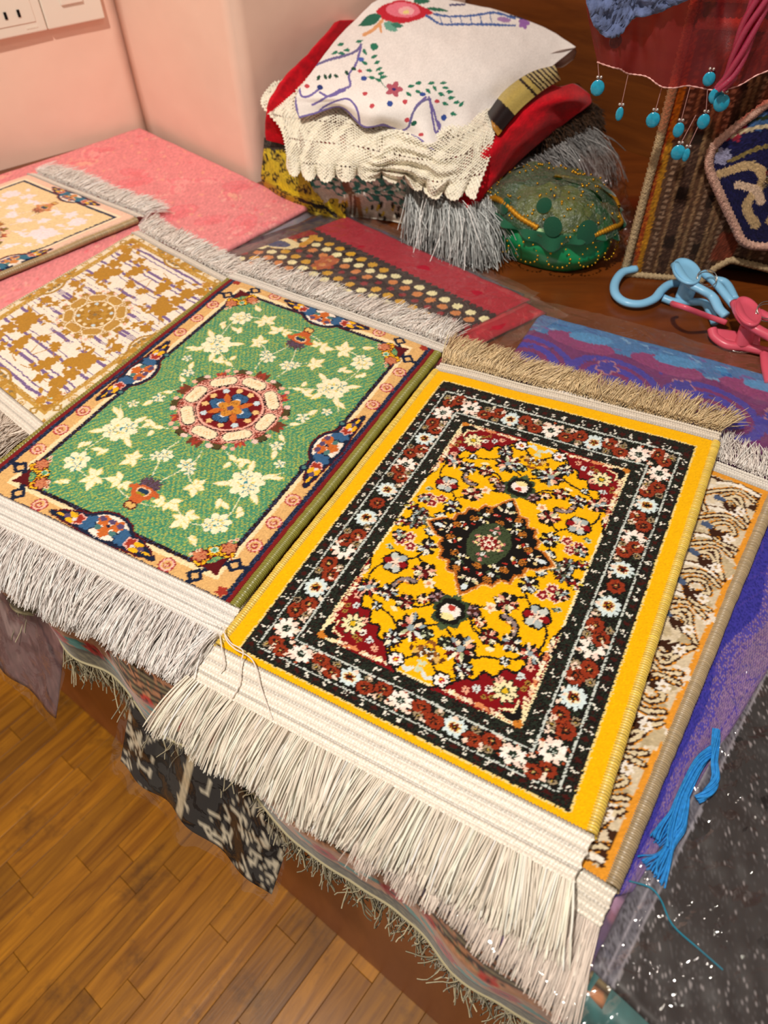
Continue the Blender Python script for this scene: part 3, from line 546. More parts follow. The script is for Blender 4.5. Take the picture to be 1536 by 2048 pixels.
# ---- green rug and its gold and cream sisters: one medallion design in three colourways
HGX, HGY = 109.0, 170.0
def medallion_pattern(d, pal, x0=-1.20, x1=1.20, y0=-1.085, y1=1.07, seed=9):
    """pal: colours; pal['mode'] green / gold / cream"""
    mode = pal['mode']; X, Y = HGX, HGY; g = lambda a, b: (a * X, b * Y)
    cv = Canvas(x0 * X, x1 * X, y0 * Y, y1 * Y, d, pal['edge'], seed, 0.30 if mode == 'green' else 0.2)
    R = np.random.default_rng(seed)
    # outer bands: red fuzz, navy, tan border, cream ridge, dark line, field
    i = cv.box(-9, 1.165 * X, -9, 1.105 * Y); cv.put(i, pal['navy'], -0.3); cv.speck(i, pal['navy2'], 0.25)
    i = cv.box(-9, 1.125 * X, -9, 1.075 * Y); cv.put(i, pal['tan'], 0.2)
    cv.rect(-9, 1.01 * X, -9, 1.005 * Y, pal['ridge'], 0.35); i = cv.box(-9, 0.972 * X, -9, 0.978 * Y); cv.put(i, pal['dark'], -0.8); cv.speck(i, pal['navy2'], 0.2)
    cv.rect(-9, 0.935 * X, -9, 0.955 * Y, pal['field'], 0.0); fi = cv.box(-9, 0.935 * X, -9, 0.955 * Y)
    if mode == 'green':                                           # two-thread twill ground
        ph = np.sin((cv.x[fi] * 0.8 + cv.y[fi] * 2.1)) * np.sin(cv.y[fi] * 2.9 - cv.x[fi] * 0.5) + R.normal(0, 0.75, len(fi))
        cv.put(fi[ph > 0.75], 'B4B44E'); cv.put(fi[ph < -0.35], '3F8468'); cv.put(fi[(ph > 0.45) & (ph <= 0.75)], '7FAE62')
    if mode == 'gold':                                            # violet warp bars
        yy = cv.y[fi] + 1.2 * vnoise(cv.x[fi] * 0.15, cv.y[fi] * 0.05, 8); b1 = np.sin(yy * 0.62) + np.sin(yy * 0.21 + 1) * 0.8; fine = np.sin(yy * 2.4)
        gate = vnoise(cv.x[fi] * 0.03 + 4, cv.y[fi] * 0.03, 21)
        cv.put(fi[((b1 > 0.55) & (fine > -0.25) & (gate > -0.7)) | ((b1 > 0.8) & (gate > -0.3))], '7A6494')
    # snails on the tan border
    if mode != 'cream':
        def snail(x, y):
            cv.flower(x, y, 7.4, 14, pal['sn1'], None, dep=0.14, h=0.25); cv.flower(x, y, 6.0, 10, pal['sn2'], None, dep=0.1); cv.flower(x, y, 4.6, 8, pal['tan'], None, dep=0.1)
            cv.path([(x - 3, y), (x - 1, y + 3), (x + 2.4, y + 1), (x + 1, y - 2), (x - 1.2, y - 0.5)], 1.3, pal['sn1'], 24); cv.path([(x - 1.5, y + 1), (x + 0.6, y + 1.4), (x + 1, y - 0.4)], 1.2, pal['sn2'], 12)
        for y in (0.42, 0.59, 0.755): snail(1.066 * X, y * Y)
        snail(0.61 * X, 1.04 * Y)
        # corner: navy diamonds, maroon tip, yellow shell, brown blossoms
        for x, y in ((1.04, 0.895), (0.845, 1.03)):
            c = np.array(g(x, y)); 
            for a_, b_ in (((-6, 0), (0, 6)), ((0, 6), (6, 0)), ((6, 0), (0, -6)), ((0, -6), (-6, 0))): cv.seg(c + a_, c + b_, 3.0, pal['navy'], -0.5)
        cv.seg(g(0.985, 0.90), g(0.955, 0.93), 4, pal['navy']); cv.seg(g(0.87, 0.99), g(0.90, 0.965), 4, pal['navy']); cv.seg(g(1.09, 0.89), g(1.15, 0.885), 4.5, pal['navy']); cv.seg(g(0.84, 1.06), g(0.83, 1.09), 4.5, pal['navy'])
        cv.poly([g(0.985, 0.985), g(0.80, 0.965), g(0.90, 0.93), g(0.95, 0.86)], pal['mar'], 0.0)
        cv.flower(0.985 * X + 12, 0.985 * Y + 10, 5, 5, pal['mar2'], None, dep=0.4)
        for k in range(7):
            t = k / 6; p = np.array(g(0.80, 0.95)) * (1 - t) + np.array(g(0.945, 0.85)) * t + np.array([-5.5, -5.0]) * math.sin(math.pi * t) * 0.9
            cv.flower(p[0], p[1], 5.2, 5, pal['shell'], None, dep=0.3, out=pal['dark'], ow=0.9, ph=k, h=0.3)
            cv.seg(p + [1, 1], p + [5, 4], 1.0, pal['shell2'])
        for x, y in ((0.765, 0.925), (0.915, 0.825)): cv.flower(x * X, y * Y, 6.4, 6, pal['bloss'], None, dep=0.35, out=pal['mar'], ow=1.3, h=0.3); cv.speck(cv.box(x * X - 5, x * X + 5, y * Y - 5, y * Y + 5), pal['mar2'], 0.12)
        for x, y in ((0.70, 0.935), (0.725, 0.905), (0.915, 0.765), (0.89, 0.785)): cv.flower(x * X, y * Y, 2.2, 5, 'E8C8A8', '9A3A2A', 0.4)
        cv.flower(0.83 * X, 0.865 * Y, 3.6, 7, 'BFE0D0', pal['field'], 0.6)
    # cartouches in the middle of each side
    def cart(cx, cy, horiz):
        s_ = (lambda u, v: (cx * X + u, cy * Y - v)) if horiz else (lambda u, v: (cx * X - v, cy * Y + u))
        def E(u, v, ru, rv, c, h=0.2):
            p = s_(u, v); cv.ell(p[0], p[1], ru if horiz else rv, rv if horiz else ru, c, h=h)
        def Fl(u, v, r, n, c, **k): p = s_(u, v); cv.flower(p[0], p[1], r, n, c, **k)
        for c, e in ((pal['mar'], 3.0), (pal['navy'], 1.6)):
            E(0, 0, 21 + e, 13 + e, c, -0.6); E(13, -3, 14 + e, 9 + e, c, -0.6); E(27, -4, 11 + e, 6.2 + e, c, -0.6); E(38, -6, 8 + e, 3.6 + e, c, -0.6); E(49, -8, 6, 1.8 + e * 0.5, c, -0.6)
        E(0, 0, 19.5, 12, pal['ctw'], 0.3); Fl(18, -4, 7.5, 6, pal['blue'], out=pal['navy'], ow=1.6, dep=0.25, h=0.2); E(15, 2.5, 4.5, 3.0, pal['blue']); 
        for u, v in ((-6, 4), (7, 4), (0, -5)): Fl(u, v, 6.2, 5, pal['or'], out=None, dep=0.3, h=0.3)
        for u, v, c in ((0, 6, pal['vio']), (7.5, -3.5, pal['teal']), (-7.5, -3.5, pal['teal']), (9, 5.5, pal['vio'])): E(u, v, 3.4, 2.6, c); 
        E(0, 1.0, 1.8, 1.6, pal['navy']); Fl(27, -4, 5.2, 5, pal['mar2'], out=pal['sn2'], ow=1.2, dep=0.35)
        E(34, -2.5, 4.6, 2.6, pal['shell'], 0.3); E(33, -8.5, 4.4, 2.2, pal['shell'], 0.3); E(38, -5.5, 3.0, 2.4, pal['vio'], 0.2); E(30, -6, 2.0, 1.6, 'D9D4D8'); E(44, -6.5, 4.5, 1.2, pal['shell'])
        if not horiz: E(34, 4.5, 4.0, 3.8, pal['navy']); E(34, 4.5, 2.4, 2.2, pal['teal'])
    cart(0, 0.995, True); cart(0.995, 0.0, False)
    if mode == 'green': 
        i = cv.box(-9, 1.2 * X, 1.075 * Y, 2 * Y); 
    # sprays of the field
    W, B2, S3 = pal['fl'], pal['fl2'], pal['fl3']; bold = pal['bold']
    def lf(a, b, L, ang, w): 
        x, y = g(a, b); t = math.radians(ang); p = (x + L * math.cos(t), y + L * math.sin(t))
        if mode == 'green': cv.leaf((x, y), (x + (L + 1) * math.cos(t), y + (L + 1) * math.sin(t)), (w + 1.6) * bold, S3)
        cv.leaf((x, y), p, w * bold, W, h=0.3)
    def vine(*q): cv.path([g(*a) for a in q], 1.0 * bold, W if mode != 'green' else 'E4E2B8')
    def bloom(a, b, r, n=7):
        x, y = g(a, b)
        for k in range(n):
            t = k * 6.283 / n + 0.3; cv.ell(x + r * 0.68 * math.cos(t), y + r * 0.68 * math.sin(t), r * 0.42 * bold, r * 0.31 * bold, W, math.degrees(t), h=0.3)
            if mode == 'green': cv.ell(x + r * 0.36 * math.cos(t), y + r * 0.36 * math.sin(t), r * 0.16, r * 0.10, S3, math.degrees(t)); cv.seg((x + r * 0.25 * math.cos(t + .4), y + r * 0.25 * math.sin(t + .4)), (x + r * 0.8 * math.cos(t + .44), y + r * 0.8 * math.sin(t + .44)), 0.9, B2)
        if mode == 'green': cv.ell(x, y, r * 0.3, r * 0.22, W); cv.ell(x, y, r * 0.12, r * 0.10, B2)
        elif mode == 'gold': cv.ell(x, y, r * 0.5, r * 0.5, W)
    def sprig(a, b, ang, s=1.0):
        for da, L, w in ((0, 12, 5.5), (62, 9, 4.2), (-58, 9.5, 4.4)): lf(a, b, L * s, ang + da, w * s)
    vine((0.55, 0.02), (0.60, 0.06), (0.66, 0.10), (0.60, 0.15), (0.55, 0.13)); vine((0.30, 0.30), (0.42, 0.34), (0.55, 0.38), (0.63, 0.42)); vine((0.12, 0.36), (0.14, 0.44), (0.10, 0.54), (0.03, 0.66)); vine((0.14, 0.49), (0.22, 0.55), (0.30, 0.575))
    vine((0.06, 0.80), (0.18, 0.78), (0.28, 0.73), (0.42, 0.77), (0.55, 0.78), (0.68, 0.74), (0.72, 0.66), (0.70, 0.56), (0.66, 0.46)); vine((0.64, 0.43), (0.76, 0.36), (0.84, 0.28))
    bloom(0.64, 0.435, 15, 8); bloom(0.60, 0.40, 8, 5); bloom(0.69, 0.47, 7, 5)
    for a in (35, 150, 250, 310): lf(0.64 + 0.12 * math.cos(math.radians(a)), 0.435 + 0.075 * math.sin(math.radians(a)), 15, a, 5)
    bloom(0.695, 0.725, 11, 7); bloom(0.655, 0.755, 6.5, 5); sprig(0.45, 0.775, 110, 1.25); sprig(0.44, 0.76, -20, 1.0); lf(0.59, 0.845, 13, 35, 5); lf(0.585, 0.86, 9, 10, 3.6)
    bloom(0.11, 0.48, 7.5, 6); bloom(0.165, 0.505, 5.5, 5); sprig(0.30, 0.575, 60, 1.1); sprig(0.31, 0.57, -70, 0.8); sprig(0.24, 0.725, 20, 1.15); sprig(0.20, 0.735, 150, 0.8); lf(0.56, 0.58, 12, 70, 4.5); lf(0.59, 0.60, 11, 20, 4)
    bloom(0.62, 0.13, 6, 5); lf(0.56, 0.05, 10, 30, 4); lf(0.64, 0.16, 12, 70, 4.5); sprig(0.47, 0.30, 70, 0.9); lf(0.34, 0.31, 11, 20, 4.5); lf(0.40, 0.35, 9, 100, 4); lf(0.78, 0.35, 12, -30, 4); lf(0.74, 0.58, 10, 60, 4); bloom(0.76, 0.24, 5, 5); lf(0.80, 0.60, 9, 100, 4)
    if mode == 'gold':
        for a, b, r in ((0.70, 0.60, 11), (0.30, 0.66, 11), (0.52, 0.52, 9), (0.82, 0.82, 8), (0.80, 0.16, 8)): bloom(a, b, r, 5); sprig(a, b, 30 + 200 * a, 1.2)
    # tulip blossoms on the long axis
    if mode != 'gold':
        x, y = g(0.02, 0.735)
        cv.flower(x, y - 9, 9, 9, pal['vio2'], None, dep=0.4, sq=0.9, h=0.4); cv.speck(cv.box(x - 8, x + 8, y - 18, y - 4), '4A3A34', 0.35); cv.ell(x, y + 1, 8.5, 7.5, pal['or2'], h=0.3); cv.ell(x, y + 8, 4, 6, pal['or2']); cv.ell(x + 9.5, y - 2, 4.2, 2.6, pal['or2'], 30)
        cv.ell(x, y, 4.6, 4.4, 'E8C09A'); cv.ell(x, y, 3.4, 3.2, '1E3A55'); cv.ell(x, y + 3, 2.2, 1.6, 'A09020'); cv.ell(x, y + 17, 3.8, 4.6, pal['mar']); cv.ell(x, y + 17, 2.4, 3.2, 'DDB468')
    # centre medallion
    mo, mp = pal['mo'], pal['mp']
    for k in range(16):
        a = k * math.pi / 8; r = 50.5
        if k % 4 == 0:                                            # brown fans on the axes
            for da in (-0.10, 0, 0.10): cv.leaf((44 * math.cos(a), 44 * math.sin(a)), (61 * math.cos(a + da), 61 * math.sin(a + da)), 8, pal['fan'] if da else pal['fan2'], h=0.3)
        elif k % 4 == 2:
            for da in (-0.09, 0, 0.09): cv.leaf((47 * math.cos(a), 47 * math.sin(a)), (57 * math.cos(a + da), 57 * math.sin(a + da)), 4.6, pal['or'] if da == 0 else pal['sn1'], h=0.3)
            cv.ell(57 * math.cos(a + 0.12), 57 * math.sin(a + 0.12), 2.6, 2.6, 'E9B8A0')
        else:
            cv.flower(r * math.cos(a), r * math.sin(a), 7.2, 7, pal['oliv'], None, dep=0.2, out=pal['dark'], ow=0.8, h=0.4); cv.ell(54 * math.cos(a + .13), 54 * math.sin(a + .13), 3.4, 2.8, 'E8C8BC'); cv.ell(55 * math.cos(a - .13), 55 * math.sin(a - .13), 2.8, 2.4, 'E9B8A0')
    cv.flower(0, 0, 51, 16, mo, None, dep=0.05, h=0.3); i = cv.ell(0, 0, 52, 52, mo) if False else None
    ii = np.nonzero(np.hypot(cv.x, cv.y) < 50)[0]; cv.speck(ii, mp, 0.35); cv.speck(ii, pal['dark'], 0.10)
    for k in range(8):
        a = k * math.pi / 4; x, y = 40 * math.cos(a), 40 * math.sin(a); l1, l2 = (12.5, 7.2) if k % 2 else (11.5, 7.6)
        for e, c, h in ((2.8, mp, 0.2), (1.5, pal['dark'], -0.3), (0.5, pal['cell'], 0.9)):
            t = np.array([-math.sin(a), math.cos(a)]); p = np.array([x, y]); L_ = l1 - 5; cv.seg(p - t * L_, p + t * L_, 2 * (l2 - 2 + e), c, h)
        if mode == 'green':
            for q in range(5): p2 = p + t * (q - 2) * 3.2; cv.seg(p2 - [1.5, 2], p2 + [1.5, 2.4], 0.8, 'E2BE8C', 0.6)
    for r, c, h in ((33.5, pal['dark'], -0.3), (32.4, mp, 0.2), (30.2, mo, 0.0), (29.3, pal['ctr'], 0.1)): cv.flower(0, 0, r, 8, c, None, dep=0.03, ph=math.pi / 8, h=h)
    for k in range(12):
        a = k * math.pi / 6 + math.pi / 12; x, y = 25.3 * math.cos(a), 25.3 * math.sin(a); cv.flower(x, y, 3.4, 5, pal['dot'] if k % 3 != 1 else 'C8DCE4', None, dep=0.15, h=0.4)
    for k in range(4):
        a = k * math.pi / 2; c = (14.5 * math.cos(a), 14.5 * math.sin(a)); cv.flower(c[0], c[1], 8.4, 3, pal['blue'], None, dep=0.25, ph=a, out=pal['dark'], ow=1.0, h=0.3); cv.ell(12 * math.cos(a), 12 * math.sin(a), 3.0, 2.6, 'DCE6EE'); cv.speck(cv.box(c[0] - 7, c[0] + 7, c[1] - 7, c[1] + 7), pal['navy'], 0.10)
        a += math.pi / 4; cv.leaf((6 * math.cos(a), 6 * math.sin(a)), (23 * math.cos(a), 23 * math.sin(a)), 7.0, pal['or'], h=0.4)
    cv.flower(0, 0, 13, 4, pal['ocr'], None, dep=0.55, h=0.4); cv.speck(np.nonzero(np.hypot(cv.x, cv.y) < 11)[0], '7A4A1A', 0.10); cv.ell(0, 0, 3.2, 3.2, pal['vio'])
    return cv
GREEN = dict(mode='green', edge='7A1A1C', navy='16213A', navy2='39466A', tan='DDB071', ridge='F3DCAE', dark='231018', field='57986F', sn1='A83A38', sn2='F0B8AC', mar='5A1016', mar2='A23628', shell='F0B41E', shell2='A03A14', bloss='C97E58', ctw='F4E6D8', blue='36608A', or_='C8692C', vio='5A4A6E', vio2='5E4860', teal='4E7A78', or2='C4602E', fl='F7ECC8', fl2='3E8E9A', fl3='E6D27C', bold=1.0, mo='8E3A30', mp='EFAE9C', oliv='4E4626', fan='6E3C26', fan2='A03A2C', cell='F5E2BE', ctr='741018', dot='EBC080', ocr='D08A32')
GREEN['or'] = GREEN['or_']
gr = thing('woven_rug', 'green rug with cream blossoms and red round medallion beside yellow rug', 'rug', T((-0.14, 0.53, 0.0)))
G4 = [at(480.7, 577.3, .024), at(823.3, 697.7, .013), at(432.9, 1158.5, .012), at(15.6, 963.3, .024)]
R = Rug(gr, G4, (HGX, HGY))
R.pile(medallion_pattern(0.87, GREEN), m_pile, th=0.006, fuzz=0.00006, relief=0.0011, grain=0.045)
R.binding(1.235 * HGX, -1.09 * HGY, 1.055 * HGY, 0.0044, m_yarn, '8E8A36', sink=0.0026, pitch=1.7); R.binding(-1.222 * HGX, -1.09 * HGY, 1.055 * HGY, 0.0030, m_yarn, '938C3A', sink=0.0024, pitch=3.2)
R.tape(-1.26 * HGX, 1.30 * HGX, -1.083 * HGY, 26, m_yarn, 'F5EEE6', d0=-0.0003, d1=0.004, rows=9, cell=2.0)
a, b = R.tape_out
fringe(gr, a, b, -R.ey, 0.046, 1500, 0.00042, m_yarn, 'FDF5F0', zt(0.006), el=(-0.05, 0.18), grav=15, K=10, clump=0.30, spread=0.22, lean=0.05, layers=0.009, lvar=0.35, seed=14, tangle=0.05)
R.tape(-1.25 * HGX, 1.27 * HGX, 1.066 * HGY, -17, m_yarn, 'F3EBE0', d0=-0.0003, d1=0.003, rows=4, cell=2.0)
a, b = R.tape_out
fringe(gr, a, b, R.ey, 0.036, 1700, 0.00033, m_yarn, 'FAF0E8', zt(0.012), el=(0.05, 0.40), grav=13, K=7, clump=0.35, spread=0.35, lean=0.30, layers=0.008, lvar=0.3, seed=16, tangle=0.08)

for q_ in ([(448, 1250, .016), (452, 1278, .016), (470, 1298, .017), (496, 1312, .017), (510, 1330, .017), (522, 1375, .014), (545, 1440, .010)], [(446, 1262, .016), (462, 1286, .018), (486, 1302, .018), (480, 1330, .016), (478, 1370, .012), (455, 1410, .008)], [(440, 1270, .014), (444, 1300, .016), (448, 1330, .014), (440, 1345, .012)]):
    tubes('loose_thread', catmull(np.array([at(*p_) for p_ in q_]), 40), 0.0005, cloth('ivory_thread', 'F0E6DC', rough=0.5), gr, 5)

# ---- gold rug with violet bars
GOLD = dict(mode='gold', edge='E2D2B0', navy='B08A3C', navy2='D8C49A', tan='EADCC0', ridge='C49A48', dark='B88C34', field='EFE6D6', sn1='B98E40', sn2='D8B878', mar='B08030', mar2='C79A48', shell='C49238', shell2='E8D0A0', bloss='C08A30', ctw='EADFC8', blue='B88A38', vio='8A7450', vio2='B88A30', teal='D8C49A', or2='B88A30', fl='B5842E', fl2='B5842E', fl3='B5842E', bold=1.3, mo='AE8236', mp='F0E2C4', oliv='AA7E30', fan='A87C2C', fan2='C09038', cell='BC9044', ctr='A87A2A', dot='EAD8B0', ocr='A87A2A')
GOLD['or'] = 'BE903C'
go = thing('woven_rug', 'gold and cream rug with violet bars lying on the pink packet', 'rug', T((-0.33, 0.70, 0.0)))
c0, c1, c2 = at(271.6, 465.6, .015), at(468, 571, .015), at(78, 850, .015); c3 = c0 + (c2 - c1)
ctr = (c0 + c1 + c2 + c3) / 4
R = Rug(go, [ctr + (c - ctr) / f for c, f in zip((c0, c1, c2, c3), (1.09,) * 4)], (HGX, HGY))
R.pile(medallion_pattern(1.25, GOLD, x0=-1.09, x1=1.09, y0=-1.06, y1=1.06, seed=12), m_pile, th=0.006, fuzz=0.00006, relief=0.0009, grain=0.03)
for sx in (-1, 1): R.binding(sx * 1.11 * HGX, -1.06 * HGY, 1.06 * HGY, 0.0024, m_yarn, 'D9C8A4', sink=0.002, pitch=4)
R.tape(-1.14 * HGX, 1.14 * HGX, -1.06 * HGY, 18, m_yarn, 'F2E8DA', d0=-0.0003, d1=0.004, rows=5)
a, b = R.tape_out
fringe(go, a, b, -R.ey, 0.05, 700, 0.00045, m_yarn, 'E6D8CA', zt(0.004), el=(-0.05, 0.3), grav=15, K=8, clump=0.4, spread=0.4, lean=0.0, layers=0.008, seed=24, tangle=0.08)
R.tape(-1.14 * HGX, 1.14 * HGX, 1.06 * HGY, -13, m_yarn, 'F0E6D8', d0=-0.0003, d1=0.003, rows=3)
a, b = R.tape_out
fringe(go, a, b, R.ey, 0.032, 1300, 0.00033, m_yarn, 'FAF0E8', zt(0.012), el=(0.05, 0.40), grav=13, K=7, clump=0.35, spread=0.35, lean=0.3, layers=0.008, lvar=0.3, seed=26, tangle=0.08)

# ---- cream rug with lilac blossoms
CREAM = dict(mode='cream', edge='1C2A48', navy='1C2A48', navy2='34506E', tan='EFC8B0', ridge='F3E0C0', dark='222C46', field='EBD2A0', sn1='A83A38', sn2='F0B8AC', mar='8A3024', mar2='C06A4A', shell='E8B83A', shell2='C08A3A', bloss='D89A7A', ctw='F4E6D8', blue='36708A', vio='5A5A7E', vio2='C07A5A', teal='4E8A8A', or2='D08A5A', fl='F1E6EA', fl2='C8B4D4', fl3='D8C8DC', bold=1.35, mo='A0522E', mp='E8CBA0', oliv='8A7438', fan='A0623A', fan2='B8863C', cell='F3E8D2', ctr='A01E22', dot='EBD0A0', ocr='D89A3A')
CREAM['or'] = 'D08A4A'
ce = thing('woven_rug', 'thick cream rug with lilac blossoms by the pink wall', 'rug', T((-0.52, 0.87, 0.0)))
c0, c1 = at(62, 348, .019), at(273, 431, .019); dd = at(0, 541, .019) - c1; dd /= np.linalg.norm(dd); c2 = c1 + dd * 0.335; c3 = c0 + dd * 0.335; ctr = (c0 + c1 + c2 + c3) / 4
R = Rug(ce, [ctr + (c - ctr) / 1.10 for c in (c0, c1, c2, c3)], (HGX, HGY))
R.pile(medallion_pattern(1.5, CREAM, x0=-1.10, x1=1.10, y0=-1.08, y1=1.08, seed=15), m_pile, th=0.010, fuzz=0.00006, relief=0.0009, grain=0.03)
for sx in (-1, 1): R.binding(sx * 1.115 * HGX, -1.08 * HGY, 1.08 * HGY, 0.0042, m_yarn, 'BCA176', sink=0.0052, pitch=1.6)
R.tape(-1.14 * HGX, 1.14 * HGX, 1.08 * HGY, -13, m_yarn, 'F0E8DC', d0=-0.0003, d1=0.004, rows=3)
a, b = R.tape_out
fringe(ce, a, b, R.ey, 0.034, 1300, 0.00033, m_yarn, 'FBF3EC', zt(0.012), el=(0.05, 0.40), grav=13, K=7, clump=0.35, spread=0.35, lean=0.2, layers=0.008, lvar=0.3, seed=36, tangle=0.08)
R.tape(-1.14 * HGX, 1.14 * HGX, -1.08 * HGY, 13, m_yarn, 'F0E8DC', d0=-0.0003, d1=0.004, rows=3)
a, b = R.tape_out
fringe(ce, a, b, -R.ey, 0.036, 300, 0.00042, m_yarn, 'E8DBD0', zt(0.011), el=(0.10, 0.55), grav=13, K=6, seed=37)

# ---- beige rug with brown scrolls, under the yellow one
def beige_pattern(x, y, d):
    cv = Canvas(-x, x, -y, y, d, 'D3C3A6', 21, 0.3, foldy=True); R = np.random.default_rng(4)
    cv.rect(-9, x, -9, y, 'E0962E', 0.1); cv.rect(-9, x - 5, -9, y - 6, 'D3C3A6')
    cv.rect(-9, x - 5, y - 30, y - 7, '3E2212', -0.1)
    for k in range(170):
        a, b = R.uniform(x - 85, x - 7), R.uniform(0, y - 10); cv.flower(a, b, R.uniform(4, 9), 5, ['DCCDB2', 'BFAE8C', 'D8C8AC', 'E4DACA', 'B5A482'][k % 5], None, dep=0.4, h=0.3)
    for k, cy in enumerate(np.arange(12, y - 14, 34)):
        s = 1 if k % 2 else -1
        for w, c, h in ((6.4, 'D9902E', -0.2), (5.2, '3A1E10', -0.4), (2.4, 'DCCBA8', 0.3)):
            cv.path([(x - 7, cy - 10), (x - 22, cy - 8 * s), (x - 30, cy + 6), (x - 20, cy + 14), (x - 12, cy + 6 * s), (x - 18, cy + 2)], w, c, 40, h=h)
            cv.path([(x - 40, cy - 16), (x - 48, cy), (x - 38, cy + 12), (x - 22, cy + 22), (x - 8, cy + 16)], w, c, 40, h=h)
        for q in range(3): cv.leaf((x - 30 + 6 * q, cy + 4), (x - 22 + 5 * q, cy - 8), 5, '3A1E10', -0.3)
        cv.ell(x - 34, cy + 4, 5, 3.2, '4A5A78'); cv.flower(x - 15, cy - 2, 5, 6, 'EDE6DC', 'B08A50', 0.3, dep=0.4); cv.path([(x - 7, cy + 24), (x - 24, cy + 27), (x - 40, cy + 22)], 3.4, 'F0E8DA', 20); cv.path([(x - 7, cy + 26.5), (x - 24, cy + 29.5), (x - 40, cy + 24.5)], 1.4, '5A3A1E', 20)
    return cv
be = thing('woven_rug', 'beige rug with brown scrolls half hidden under the yellow rug', 'rug', T((0.17, 0.30, 0.0)))
c1, c2 = at(1540, 985, .011), at(1213, 1768, .011); ev = (c1 - c2) / np.linalg.norm(c1 - c2); ew = np.array([-ev[1], ev[0], 0.0]); wd = 0.21
BL_ = np.linalg.norm(c1 - c2) * 500
R = Rug(be, [c1 + ew * wd, c1, c2, c2 + ew * wd], (wd * 500, BL_))
R.pile(beige_pattern(wd * 500, BL_, 1.15), m_pile, th=0.007, fuzz=0.00006, relief=0.001, grain=0.035)
R.binding(wd * 500 + 3, -BL_, BL_, 0.0042, m_yarn, 'B09A76', sink=0.0018, pitch=1.6); R.binding(-wd * 500 - 3, -BL_, BL_, 0.0036, m_yarn, 'B09A76', sink=0.0024, pitch=1.6)
R.tape(-wd * 500 - 5, wd * 500 + 6, -BL_, 22, m_yarn, 'F0E6D6', d0=-0.0003, d1=0.006, rows=5)
a, b = R.tape_out
fringe(be, a, b, -R.ey, 0.05, 1100, 0.00045, m_yarn, 'E6D8CC', zt(0.003), el=(-0.1, 0.05), grav=16, K=10, clump=0.12, spread=0.10, layers=0.004, lvar=0.3, seed=44, tangle=0.05)
R.tape(-wd * 500 - 5, wd * 500 + 6, BL_, -18, m_yarn, 'F4EDE2', d0=-0.0003, d1=0.004, rows=4)
a, b = R.tape_out
fringe(be, a, b, R.ey, 0.04, 800, 0.00045, m_yarn, 'F2EAE4', zt(0.010), el=(0.05, 0.35), grav=13, K=7, clump=0.35, spread=0.4, lean=-0.2, layers=0.006, lvar=0.3, seed=46, tangle=0.10)

# ---- plain white rug under the green one: only its fringe shows
wr = thing('woven_rug', 'rug hidden under the green one, only its white cord fringe showing', 'rug', T((-0.15, 0.5, 0.0)))
w4 = [at(520, 640, .006), at(800, 740, .006), at(452, 1262, .007), at(60, 1075, .007)]
R = Rug(wr, w4, (100, 160))
cvw = Canvas(-100, 100, -160, 160, 4.0, 'D9CBB4', 2); R.pile(cvw, m_pile, th=0.0045)
R.tape(-104, 104, -160, 14, m_yarn, 'F2EBE2', d0=-0.0003, d1=0.003, rows=4)
a, b = R.tape_out
fringe(wr, a, b, -R.ey, 0.036, 620, 0.0008, m_yarn, 'ECE4DC', zt(0.002), el=(-0.15, 0.0), grav=14, K=10, clump=0.10, spread=0.10, layers=0.003, lvar=0.25, seed=54, tangle=0.04)

# ------------------------------------------------------------------ flat packets and folded cloths on the table
m_print = cloth('printed_cloth', rough=0.55, spec=0.3, bump=0.15, bscale=1800)
m_satin = cloth('satin_cloth', rough=0.38, spec=0.5, bump=0.1, bscale=900)
m_film = film('clear_film', haze=0.035, rough=0.10, bump=1.0, bscale=34)
m_film2 = film('clear_film_crumpled', haze=0.02, rough=0.07, bump=0.8, bscale=30, hazecol=(0.5, 0.42, 0.45))
def quadgrid(c4, nx, ny, grow=(0, 0, 0, 0)):
    """c4 TL, TR, BR, BL; grow (left,right,far,near) metres"""
    a, b, c, d = [np.asarray(q, float) for q in c4]; L = np.linalg.norm(b - a); H = np.linalg.norm(d - a)
    u = np.linspace(-grow[0] / L, 1 + grow[1] / L, nx); v = np.linspace(-grow[2] / H, 1 + grow[3] / H, ny); U, V = np.meshgrid(u, v); u_, v_ = U[..., None], V[..., None]
    P = (a * (1 - u_) + b * u_) * (1 - v_) + (d * (1 - u_) + c * u_) * v_
    return P, U * L * 1000, V * H * 1000, L * 1000, H * 1000
def slab(name, root, c4, paint, mat, th, d=2.0, wr=0.0006, edge=4.0, bg='888888', grain=0.04, seed=1, relief=0.0):
    a, b, c, e = c4; nx = int(np.linalg.norm(np.subtract(b, a)) * 1000 / d) + 2; ny = int(np.linalg.norm(np.subtract(e, a)) * 1000 / d) + 2
    P, X, Y, L, H = quadgrid(c4, nx, ny); cv = Canvas.over(X, Y, bg, seed, 0.2)
    if paint: paint(cv, L, H)
    C, hh = cv.img(grain); ed = np.minimum(np.minimum(X, L - X), np.minimum(Y, H - Y)); k = np.clip(1 - ed / edge, 0, 1) ** 2
    z = wr * vnoise(X * 0.03, Y * 0.03, seed) + wr * 0.5 * vnoise(X * 0.1, Y * 0.1, seed + 1) - k * th * 0.6 + hh * relief
    P = P + np.array([0, 0, 1.0]) * z[..., None]
    return sheet(name, P, mat, root, C=C, th=th * 0.98)
